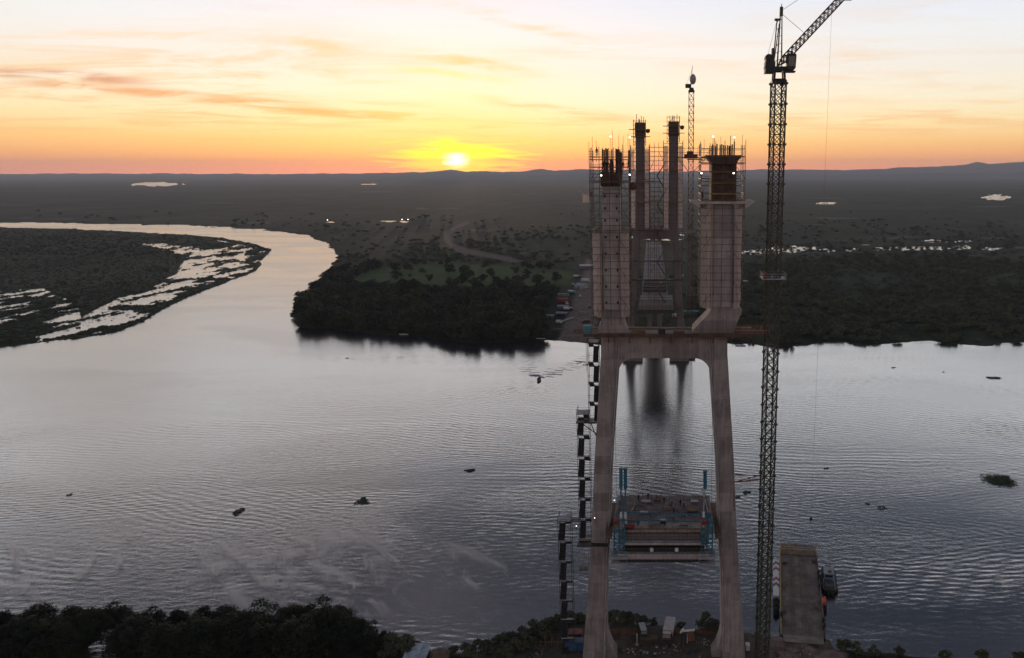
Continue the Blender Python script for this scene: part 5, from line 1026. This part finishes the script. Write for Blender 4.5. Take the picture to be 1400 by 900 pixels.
t = thing('earth_bank', 'low brown earth bank along the waterline between the pylon legs', 'earth bank', gz(855, 864))
for (px, w_) in ((848, 5), (866, 5.5), (925, 3), (968, 6)):
    p = gz(px, 866); o = t; MB().ball((p.x, p.y, p.z), 1.0, 10, 6, (w_ * .6, 1.4, .9)).build('mound', mat('brown_earth', (.12, .06, .035), .95, .4, .8), t)
for px, py, lb, m_, w_ in ((1022, 889, 'small white site cabin on the bank between pylon leg and crane foot', WHITE, 1.6), (786, 888, 'blue steel container behind the foot of the lowest stair tower', mat('deep_blue', (.03, .08, .16), .6, .3, .8), 4.6), (787, 876, 'dull red container behind the blue one at the stair foot', mat('dull_red', (.16, .05, .045), .7, .3, .8), 3.4)):
    p = gz(px, py); t = thing('site_container', lb, 'container', p); MB().box((0, 0, 1.2), (w_, 2.2, 2.3)).build('shell', m_, t, world=False); MB().box((0, 0, 2.4), (w_ + .1, 2.3, .1)).build('roof', WHITE if m_ is WHITE else m_, t, world=False)
    if w_ < 2: t.scale = (.6, .6, .6)
    for i in range(max(2, int(w_ / .8))): MB().bb(-w_ / 2 + .2 + i * .8, -w_ / 2 + .3 + i * .8, -1.16, -1.1, .1, 2.2).build('rib', m_, t, world=False)
t = thing('timber_fence', 'low fence of posts and rails across the bank by the lowest stair tower', 'fence', gz(745, 884))
for i in range(9):
    p = gz(730 + i * 8, 885); MB().tube((p.x, p.y, p.z - .3), (p.x + random.uniform(-.3, .3), p.y, p.z + random.uniform(1.2, 3.2)), .1, 6).build('post', TIMB, t)
a, b_ = gz(730, 885), gz(794, 885); MB().tube(a + Vector((0, 0, 1.2)), b_ + Vector((0, 0, 1.2)), .09).build('rail', TIMB, t)

# ------------------------------------------------------------------ floating hyacinth, boat and wake
def floater(px, py, rx, ry, label, n, h=.5, seed=0):
    p = gr(px, py); me = leaf_cloud('floating_hyacinth', HYA, n, rx, ry, h * .6, h * .55, max(8, int(rx * ry * 2)), .3, 300 + seed); r_ = np.random.default_rng(seed)
    co = np.empty(len(me.vertices) * 3, np.float32); me.vertices.foreach_get('co', co); co = co.reshape(-1, 3); co[:, 2] = np.clip(co[:, 2] * .35 + .1, -.1, h); me.vertices.foreach_set('co', co.ravel())
    o = link(bpy.data.objects.new('floating_hyacinth', me)); o.location = p; tag(o, label, 'floating plant', 'floating plant mats on the river'); return o
for i, a in enumerate(((1366, 657, 6.0, 6.5, 'largest green raft of floating hyacinth, alone on open water', 3800, 1.2), (1358, 517, 4.2, 2.6, 'dark elongated plant raft far out near the far bank', 900, .9), (327, 700, 1.9, 2.3, 'small dark plant raft with a pointed tip', 700, .7), (493, 685, 2.3, 2.8, 'dark rounded plant raft with a fragment beside it', 800, .7), (645, 644, 2.9, 2.0, 'dark long plant raft with a trailing tail', 700, .6), (1020, 674, 1.7, 1.6, 'pale drifting weed patch between pylon leg and crane', 350, .4), (1009, 680, 1.0, .9, 'tiny dark weed patch next to the pylon leg', 160, .4),
        (1222, 503, 1.7, 1.0, 'tiny far plant raft toward the open river', 160, .5), (1205, 694, 1.9, 1.8, 'thin dull weed patch on open water by the hoist rope', 110, .3), (1186, 689, 1.0, 1.2, 'tiny thin weed patch beside the dull one', 50, .3), (475, 490, 1.3, .9, 'tiny dark speck of weed below the wooded point', 120, .5), (1130, 641, 1.6, .9, 'thin streak of weed off the crane', 60, .3), (96, 677, 1.5, 1.0, 'faint small weed patch in the misty water', 70, .3), (503, 688, .7, .6, 'weed fragment just beside the rounded raft', 80, .4), (800, 499, 2.2, .9, 'dark drifting weed below the top of the stairs', 160, .4), (1289, 509, .9, .7, 'tiny weed speck between the two far rafts', 60, .4))): floater(*a, seed=i)
bp = gr(737, 520); t = thing('motor_boat', 'small dark motor boat trailing a wake across the river', 'boat', (bp.x, bp.y, 0), R(4))
MB().loft([[(w_ * math.cos(a), 4.2 * f * math.sin(a), z) for a in [i * math.pi / 7 for i in range(14)]] for z, w_, f in ((-.2, .6, .85), (.35, 1.05, 1.0), (.8, 1.15, 1.05))]).build('hull', HULL, t, world=False); MB().box((0, 1.0, 1.1), (1.3, 1.6, .8), 0, .8).build('cabin', STEEL, t, world=False); MB().box((0, 4.2, .8), (.5, .5, 1.0)).build('outboard', STEEL, t, world=False)
mb = MB()
def crest(pts, w_, h):
    for a, b_ in zip(pts[:-1], pts[1:]):
        d = (b_ - a); nrm = Vector((-d.y, d.x, 0)).normalized(); vs_ = []
        for p in (a, b_): vs_ += [p - nrm * w_ + Vector((0, 0, -.04)), p + Vector((0, 0, h)), p + nrm * w_ + Vector((0, 0, -.04))]
        mb.add(vs_, [(0, 1, 4, 3), (1, 2, 5, 4)])
for s_, L, ang in ((-1, 34, 21), (1, 62, 24), (-1, 26, 33), (1, 40, 36), (1, 22, 10)):
    for k_ in range(int(L / 5)):
        st0 = 3 + k_ * 5 + (2 if ang > 30 else 0); a0 = R(ang - k_ * .4); dirv = Vector((s_ * math.sin(a0), math.cos(a0), 0)); off = Vector((s_ * math.cos(R(20)), -math.sin(R(20)), 0))
        c = Vector((bp.x, bp.y + 4, 0)) + dirv * st0 * 1.15; c += Vector((random.uniform(-1.2, 1.2), random.uniform(-1.5, 1.5), 0)); ln = random.uniform(.7, 1.6); crest([c - off * 1.6 * ln, c, c + off * 2.6 * ln], random.uniform(.35, .6), random.uniform(.14, .26) * (1 - k_ * 5 / L * .8))
wk = mb.build('boat_wake', WATER); wk['kind'] = 'stuff'

# ------------------------------------------------------------------ far bank yard
for i, (px, py, kind, m_, lb, rz_) in enumerate(((789, 378, 'truck', STEEL, 'white-bodied truck parked first in the row beside the far dirt road', 70), (800, 383, 'truck', WHITE, 'all-white truck parked close beside the netted pylon column, far bank', 80), (782, 399, 'truck', TARP, 'truck with a greenish cab in the far works yard', 60), (1018, 385, 'truck', WHITE, 'white truck parked among trees beyond the thicker column', 50), (775, 415, 'pickup', WHITE, 'white pickup next to the red container, far yard', 20), (793, 405, 'van', GREYM, 'grey van parked on the far dirt road', 10))):
    p = gr(px, py, 2.2); vehicle((p.x, p.y, groundz(p.x, p.y)), R(rz_), kind, m_, lb, kind, 'vehicles in the far works yard')
def shed(px, py, w_, d, h, lb, wallm, roofm, rz_=0, nm='shed', cat='shed', gp_='sheds of the far works yard'):
    p = gr(px, py, 2.2); t = thing(nm, lb, cat, (p.x, p.y, groundz(p.x, p.y) - .2), R(rz_), gp_)
    MB().box((0, 0, h / 2), (w_, d, h)).build('wall', wallm, t, world=False)
    if nm == 'container':
        MB().box((0, 0, h + .05), (w_ + .1, d + .1, .12)).build('roof', roofm, t, world=False)
        for i in range(int(w_)): MB().bb(-w_ / 2 + i + .2, -w_ / 2 + i + .5, -d / 2 - .06, -d / 2 + .02, .2, h - .2).build('rib', wallm, t, world=False)
    else:
        MB().loft([[(-w_ / 2 - .4, -d / 2 - .5, h), (w_ / 2 + .4, -d / 2 - .5, h), (w_ / 2 + .4, d / 2 + .5, h), (-w_ / 2 - .4, d / 2 + .5, h)], [(-w_ / 2 - .4, -.1, h + d * .2), (w_ / 2 + .4, -.1, h + d * .2), (w_ / 2 + .4, .1, h + d * .2), (-w_ / 2 - .4, .1, h + d * .2)]]).build('roof', roofm, t, world=False)
        MB().bb(-.8, .8, -d / 2 - .04, -d / 2 + .01, 0, min(2.4, h - .3)).build('door', STEEL, t, world=False)
    return t
shed(803, 366, 18, 8, 4, 'long shed with a pale roof at the back of the far yard', CONF, WHITE, 4); shed(795, 392, 9, 12, 3, 'pale tent-roofed shed beside the dirt road', GREYM, GREYM, -28); shed(770, 422, 9, 5, 3, 'low grey-roofed shed in front of the red container', CONF, GREYM, 5); shed(768, 431, 8, 5, 2.6, 'second grey-roofed shed, nearest the water in the far yard', STEEL, GREYM, -8); shed(752, 434, 6, 4, 2.4, 'small pale lean-to at the edge of the forest by the yard', CONF, GREYM, 0)
shed(769, 412, 9.5, 3.2, 3.4, 'red shipping container in the far works yard', mat('red_container', (.28, .03, .03), .6, .25, .5), mat('red_container', (0, 0, 0)), 2, 'container', 'container'); shed(770, 403, 10, 3, 2.8, 'pale green container behind the red container', mat('pale_green', (.22, .27, .24), .7, .25, .5), MATS['pale_green'], 0, 'container', 'container'); shed(940, 429, 18, 3, 3.0, 'long teal container beyond the crossbeam, in front of the corbel', mat('teal_container', (.02, .14, .13), .6, .25, .5), MATS['teal_container'], 0, 'container', 'container')
for px, py, lb in ((899, 418, 'small white site box under the viaduct'), (903, 430, 'white site box nearest the water under the viaduct'), (933, 377, 'white-roofed site box beside the viaduct'), (922, 432, 'pale small box beside a far pier')): shed(px, py, 3.4, 2.2, 2.2, lb, GREYM, WHITE, 0, 'container', 'container')
p = gr(775, 437, 2); t = thing('pipe_stack', 'pale long pipe lying on the ground by the far road', 'pipe', (p.x, p.y, groundz(p.x, p.y)), R(-24))
for i in range(2): MB().tube((i * .9, -9, .5), (i * .9, 9, .5), .45, 8).build('pipe', GREYM, t, world=False)
for px, py, kind, m_, lb, rz_ in ((784, 388, 'car', GREYM, 'small grey car beside the second pale shed, far yard', 40), (777, 424, 'truck', STEEL, 'dark truck with a pale box behind the long pipe, far yard', 70), (806, 420, 'pickup', REDP, 'red pickup on the far dirt road near the netted column', 15), (764, 441, 'van', WHITE, 'white van nearest the landing in the far yard', 60)):
    p = gr(px, py, 2.2); vehicle((p.x, p.y, groundz(p.x, p.y)), R(rz_), kind, m_, lb, kind, 'vehicles in the far works yard')
for px, py, lb, m_ in ((801, 440, 'dark stack of beams beside the far road, closest to the column', STEEL), (804, 450, 'pale stack of precast blocks by the far road near the landing', CON2), (790, 452, 'brown timber stack on the far landing', TIMB), (762, 452, 'rusty bar stack under the trees at the far landing', RUST), (797, 428, 'pale sand heap with boards on the far road edge', RUBB)):
    p = gr(px, py, 2.2); z = groundz(p.x, p.y); t = thing('material_pile', lb, 'stack', (p.x, p.y, z), R(random.uniform(-30, 30)), 'stacks in the far works yard')
    for i in range(7): MB().box((random.uniform(-.4, .4), (i % 3 - 1) * 1.4, .35 + (i // 3) * .75), (random.uniform(4, 7), 1.2, .7), random.uniform(-.05, .05)).build('beam', m_, t, world=False)
p = gr(805, 463); t = thing('moored_boat', 'white boat moored at the far bank beside the platform end', 'boat', (p.x, p.y, 0), R(80))
MB().loft([[(w_ * math.cos(a), 5.5 * f * math.sin(a), z) for a in [i * math.pi / 7 for i in range(14)]] for z, w_, f in ((-.3, 1.2, .85), (.5, 1.8, 1.0), (1.3, 2.0, 1.05))]).build('hull', WHITE, t, world=False); MB().box((0, .5, 2.0), (2.4, 4, 1.6), 0, .9).build('cabin', WHITE, t, world=False); MB().bb(-1, 1, -1.62, -1.55, 1.7, 2.5).build('window', GLASS, t, world=False)
for px, py, lb in ((740, 461, 'small pale boat drawn up under the trees near the far landing'), (553, 455, 'tiny pale canoe under the wooded far bank'), (1012, 470, 'pale skiff at the far bank behind the tower crane')):
    p = gr(px, py + 2); t = thing('moored_boat', lb, 'boat', (p.x, p.y - 2, 0), R(86)); MB().loft([[(w_ * math.cos(a), 3.6 * f * math.sin(a), z) for a in [i * math.pi / 6 for i in range(12)]] for z, w_, f in ((-.2, .5, .85), (.6, .8, 1.0))]).build('hull', WHITE, t, world=False)

# ------------------------------------------------------------------ far forest
FT = [tree_proto('forest_tree', 'x', 'tree', 'g', LEAF, 620, 5.6, 4.6, 4.9, 18, .9, 4.2, .35, 400 + i) for i in range(4)]
ST = [tree_proto('scrub_tree', 'x', 'tree', 'g', LEAF2, 360, 4.2, 2.7, 2.5, 12, .75, 2.2, .22, 500 + i) for i in range(4)]
def inpoly(px, py, poly): return float(sdist(np.array([px]), np.array([py]), poly)[0])
cand = []
FOREST = [(395, 452), (402, 425), (432, 392), (455, 372), (520, 362), (470, 384), (500, 398), (560, 396), (650, 398), (730, 400), (775, 396), (760, 416), (750, 440), (742, 468), (700, 468), (600, 463), (500, 457)]
r2 = random.Random(5)
r3 = np.random.default_rng(5); NP = 64000; qx = r3.uniform(-30, 1430, NP); qy = 246 + 222 * r3.uniform(0, 1, NP)
def ground_arr(qx, qy, z=1.2):
    u = (qx - CX) / F; v = (qy - CY) / F; t = (H - z) / (SP + v * CP); x, y = u * t, t * (CP - v * SP); gx, gy = proj_arr(x, y); return x, y, height(gx, gy, x, y, (y * CP + H * SP) / F)
def proj_arr(x, y): d = y * CP + H * SP; return CX + F * x / d, CY - F * (y * SP - H * CP) / d
FYARD = [(738, 470), (746, 432), (762, 404), (782, 362), (800, 350), (800, 470)]
sdF, sdR, sdR2, sdM, sdW, sdY = (sdist(qx, qy, P_) for P_ in (FARBANK, ROAD, ROAD2, MEADOW, FOREST, FYARD))
nn_ = .5 * fbm(qx / 40, qy / 9, 3, 77) + .5 * np.clip(2.4 * (fbm(qx / 130, qy / 16, 3, 78) - .5) + .5, 0, 1)
dn_ = np.where(qx > 1000, np.clip((nn_ - .28) * 3.2, .1, 1) * np.where(qy > 350, .9, .6), np.clip((nn_ - .32) * 3.0, .04, 1) * .7); kd_ = np.ones(NP, int)
dn_ = np.where(sdM > -2, .06, dn_); kd_ = np.where(sdM > -2, 0, kd_); dn_ = np.where(sdW > -4, 1.0, dn_); kd_ = np.where(sdW > -4, 0, kd_)
mid = (qx > 845) & (qx < 945) & (qy > 330); dn_ = np.where(mid, .05, dn_); dn_ = np.where((sdF < 1) | (sdR > -5) | (sdR2 > -3) | (sdY > -4), 0, dn_)
for (cx, cyy, rx, ry) in PONDS: dn_ = np.where((abs(qx - cx) < rx + 5) & (qy > cyy - ry - 1) & (qy < cyy + ry + 3.5), 0, dn_)
gxx, gyy, gzz = ground_arr(qx, qy); ok_ = (r3.uniform(0, 1, NP) < np.clip((qy - 288) / 45, .0, 1) * dn_ * np.where(kd_ == 0, .30, np.where(qy > 330, .5, .42))) & (gzz > .2)
pts = [(float(a), float(b_), int(c)) for a, b_, c in zip(qx[ok_], qy[ok_], kd_[ok_])]
pts.sort(key=lambda a: -a[1])
ind, rest = [], []
for px, py, kd in pts:
    if len(ind) < 235 and r2.random() < .55 and (py > 392): ind.append((px, py, kd))
    else: rest.append((px, py, kd))
for px in np.arange(402, 742, 6.5): ind.append((px, np.interp(px, [402, 450, 560, 620, 690, 756], [449, 451, 459, 463, 465, 466]) + r2.uniform(-1.2, 0.2), 0))
for px, py, kd in ind:
    p = gr(px, py, 1.2); s_ = r2.choice((r2.uniform(.55, .9), r2.uniform(.8, 1.15), r2.uniform(1.1, 1.55))) * (.9 if kd == 0 else .8); z = groundz(p.x, p.y)
    for _ in range(8):
        if z > .5: break
        p.y += 4; z = groundz(p.x, p.y)
    z = max(.3, z) - .3
    if kd == 0: place(FT, r2.randrange(4), (p.x, p.y, z), (s_, s_, s_ * r2.uniform(.8, 1.2)), 'dark bushy tree in the dense wood on the far bank point', 'trees of the far bank wood')
    else: place(ST, r2.randrange(4), (p.x, p.y, z), (s_, s_, s_ * r2.uniform(.75, 1.1)), 'low scrubby tree on the far bank flats', 'scrub trees of the far flats')
for px, py in ((634, 378), (672, 377), (720, 380), (700, 392), (735, 388), (615, 390), (655, 396), (680, 388), (588, 384), (540, 382), (760, 384), (746, 395)):
    p = gr(px, py, 1.5); place(FT, r2.randrange(4), (p.x, p.y, groundz(p.x, p.y) - .2), r2.uniform(.8, 1.25), 'lone rounded tree standing on the green meadow of the far bank', 'meadow trees')
def scatter(name, pts3, proto_crown, m_label):
    me = bpy.data.meshes.new(name); V_ = np.array([p[:3] for p in pts3], np.float32); me.vertices.add(len(V_)); me.vertices.foreach_set('co', V_.ravel()); a = me.attributes.new('size', 'FLOAT', 'POINT'); a.data.foreach_set('value', np.array([p[3] for p in pts3], np.float32)); me.update()
    o = link(bpy.data.objects.new(name, me)); o['kind'] = 'stuff'; g_ = bpy.data.node_groups.new(name, 'GeometryNodeTree'); g_.interface.new_socket('Geometry', in_out='INPUT', socket_type='NodeSocketGeometry'); g_.interface.new_socket('Geometry', in_out='OUTPUT', socket_type='NodeSocketGeometry')
    q_ = N(g_); gi = q_.node('NodeGroupInput'); go_ = q_.node('NodeGroupOutput'); ob = q_.node('GeometryNodeObjectInfo'); ob.inputs['Object'].default_value = proto_crown
    ip = q_.node('GeometryNodeInstanceOnPoints'); rv_ = q_.node('FunctionNodeRandomValue', data_type='FLOAT_VECTOR'); rv_.inputs[0].default_value = (0, 0, 0); rv_.inputs[1].default_value = (0, 0, 6.28)
    na = q_.node('GeometryNodeInputNamedAttribute', data_type='FLOAT'); na.inputs['Name'].default_value = 'size'
    cv = q_.node('ShaderNodeCombineXYZ'); 
    for i in range(2): q_.l.new(na.outputs[0], cv.inputs[i])
    q_.l.new(q_.m('MULTIPLY', na.outputs[0], .9), cv.inputs[2])
    q_.l.new(gi.outputs[0], ip.inputs['Points']); q_.l.new(ob.outputs['Geometry'], ip.inputs['Instance']); q_.l.new(rv_.outputs[0], ip.inputs['Rotation']); q_.l.new(cv.outputs[0], ip.inputs['Scale'])
    q_.l.new(ip.outputs[0], go_.inputs[0]); md = o.modifiers.new('scatter', 'NODES'); md.node_group = g_; return o
sets = {}
ra = np.array([p[:2] for p in rest]); rx_, ry_, rz_a = ground_arr(ra[:, 0], ra[:, 1])
for (px, py, kd), x, y, z in zip(rest, rx_, ry_, rz_a):
    if z < .2: continue
    far_s = 1 + max(0, y - 900) / 2600
    sets.setdefault((kd, r2.randrange(2)), []).append((x, y, z - .4, r2.choice((.4, .6, .8, 1.0, 1.3)) * r2.uniform(.8, 1.2) * min(far_s, 2.6) * (.95 if kd == 0 else .75)))
for (kd, j), L in sorted(sets.items()): scatter('far_woodland', L, next(c for c in (FT if kd == 0 else ST)[j].children if c.name.startswith('crown')), None)
# marsh scrub and reeds of the inner bend
MT = leaf_cloud('marsh_reeds', REED, 200, 2.4, 2.4, .7, .6, 8, .3, 900)
mp = link(bpy.data.objects.new('reed_clump', MT)); L = []
qx = r3.uniform(-30, 374, 15000); qy = r3.uniform(311, 474, 15000); gxx, gyy, gzz = ground_arr(qx, qy, .5); ok_ = (sdist(qx, qy, ISLAND) > .5) & (gzz > np.where(r3.uniform(0, 1, 15000) < .45, -.7, .12))
L = [(float(a), float(b_), max(float(c), -.1) - .1, r2.uniform(.35, 1.0) * (1 if c > .1 else .55) * (1.4 if d < 350 else .85)) for a, b_, c, d in zip(gxx[ok_], gyy[ok_], gzz[ok_], qy[ok_])]
pq = []
for (cx, cyy, rx, ry) in PONDS:
    if cx < 800 or ry < .85: continue
    for _ in range(int(rx * 1.6)): pq.append((cx + r2.uniform(-1, 1) * rx, cyy + r2.uniform(-1.4, 1.4) * ry))
pq = np.array(pq); ax_, ay_, az_ = ground_arr(pq[:, 0], pq[:, 1], .3)
L += [(float(a), float(b_), max(float(c), -.1) - .1, r2.uniform(.8, 2.2)) for a, b_, c in zip(ax_, ay_, az_)]
mp.location = L[0][:3]; tag(mp, 'low clump of marsh reeds on the flooded inner bend', 'reed clump'); scatter('marsh_reeds', L[1:], mp, None)
for i in range(34):
    px, py = r2.uniform(0, 340), r2.uniform(316, 400)
    if inpoly(px, py, INNER) < 4: continue
    p = gr(px, py, 1); place(ST, r2.randrange(4), (p.x, p.y, groundz(p.x, p.y) - .2), r2.uniform(.5, 1.1), 'scattered low tree on the marshy inner bend', 'trees of the marsh')
# lit windows / lamps of the distant settlement beyond the bend
for i, (px, py) in enumerate(((448, 304), (550, 303), (558, 303))):
    p = gr(px, py, 3); t = thing('street_lamp', 'lit lamp of the distant settlement beyond the river bend', 'street lamp', (p.x, p.y, groundz(p.x, p.y)), group='lamps of the distant settlement'); MB().tube((0, 0, 0), (0, 0, 7), .2, 6).build('pole', STEEL, t, world=False); MB().ball((0, -.3, 7), .9, 8, 5).build('lamp', LAMP, t, world=False)

# ------------------------------------------------------------------ mist rising off the river
mm_ = bpy.data.materials.new('river_mist'); mm_.use_nodes = True; mm_.node_tree.nodes.clear(); q = N(mm_.node_tree)
geo = q.node('ShaderNodeNewGeometry'); tc_ = q.node('ShaderNodeTexCoord'); pos = geo.outputs['Position']; sp_ = q.node('ShaderNodeSeparateXYZ', {0: pos})
al_ = q.m('SUBTRACT', q.m('MULTIPLY', sp_.outputs[0], .72), q.m('MULTIPLY', sp_.outputs[1], .69)); ac_ = q.m('ADD', q.m('MULTIPLY', sp_.outputs[0], .69), q.m('MULTIPLY', sp_.outputs[1], .72))
wsp = q.noise(q.comb(q.m('MULTIPLY', al_, .046), q.m('MULTIPLY', ac_, .125), q.m('MULTIPLY', sp_.outputs[2], .12)), 1.0, 7, .68, 1.3)
reg = q.noise(q.vm('MULTIPLY', pos, (.016, .016, 0)), 1.0, 2, .5)
thr = q.m('SUBTRACT', .552, q.m('MULTIPLY', q.m('SUBTRACT', reg, .45), .55))
thr = q.m('ADD', thr, q.m('ADD', q.ss(sp_.outputs[0], -70, 20, 0.0, .12), q.ss(sp_.outputs[1], 255, 330, 0.0, .05)))
wis = q.ss(q.m('SUBTRACT', wsp, thr), -.01, .15)
hgt = q.m('MULTIPLY', q.ss(sp_.outputs[2], 0.1, .6), q.ss(sp_.outputs[2], 3.4, .6))
ed = q.m('MULTIPLY', q.m('MULTIPLY', q.ss(sp_.outputs[1], 178, 200), q.ss(sp_.outputs[1], 560, 470)), q.m('MULTIPLY', q.ss(sp_.outputs[0], -330, -290), q.ss(sp_.outputs[0], 260, 200)))
broad = q.m('MULTIPLY', q.ss(sp_.outputs[1], 240, 420, .0, .0), q.ss(wsp, .4, .65, .1, 1.0))
den = q.m('MULTIPLY', q.m('MULTIPLY', q.m('ADD', q.m('MULTIPLY', wis, q.ss(sp_.outputs[1], 208, 250, 1.0, .0)), broad), hgt), q.m('MULTIPLY', ed, .27))
pv = q.node('ShaderNodeVolumePrincipled'); pv.inputs['Color'].default_value = (1.0, .98, .98, 1); q.l.new(den, pv.inputs['Density']); pv.inputs['Anisotropy'].default_value = .3
q.l.new(pv.outputs[0], q.node('ShaderNodeOutputMaterial').inputs['Volume'])
try: mm_.cycles.volume_step_rate = .1
except Exception: pass
mo = MB().bb(-335, 262, 178, 300, .12, 3.5).build('mist', mm_); mo['kind'] = 'stuff'
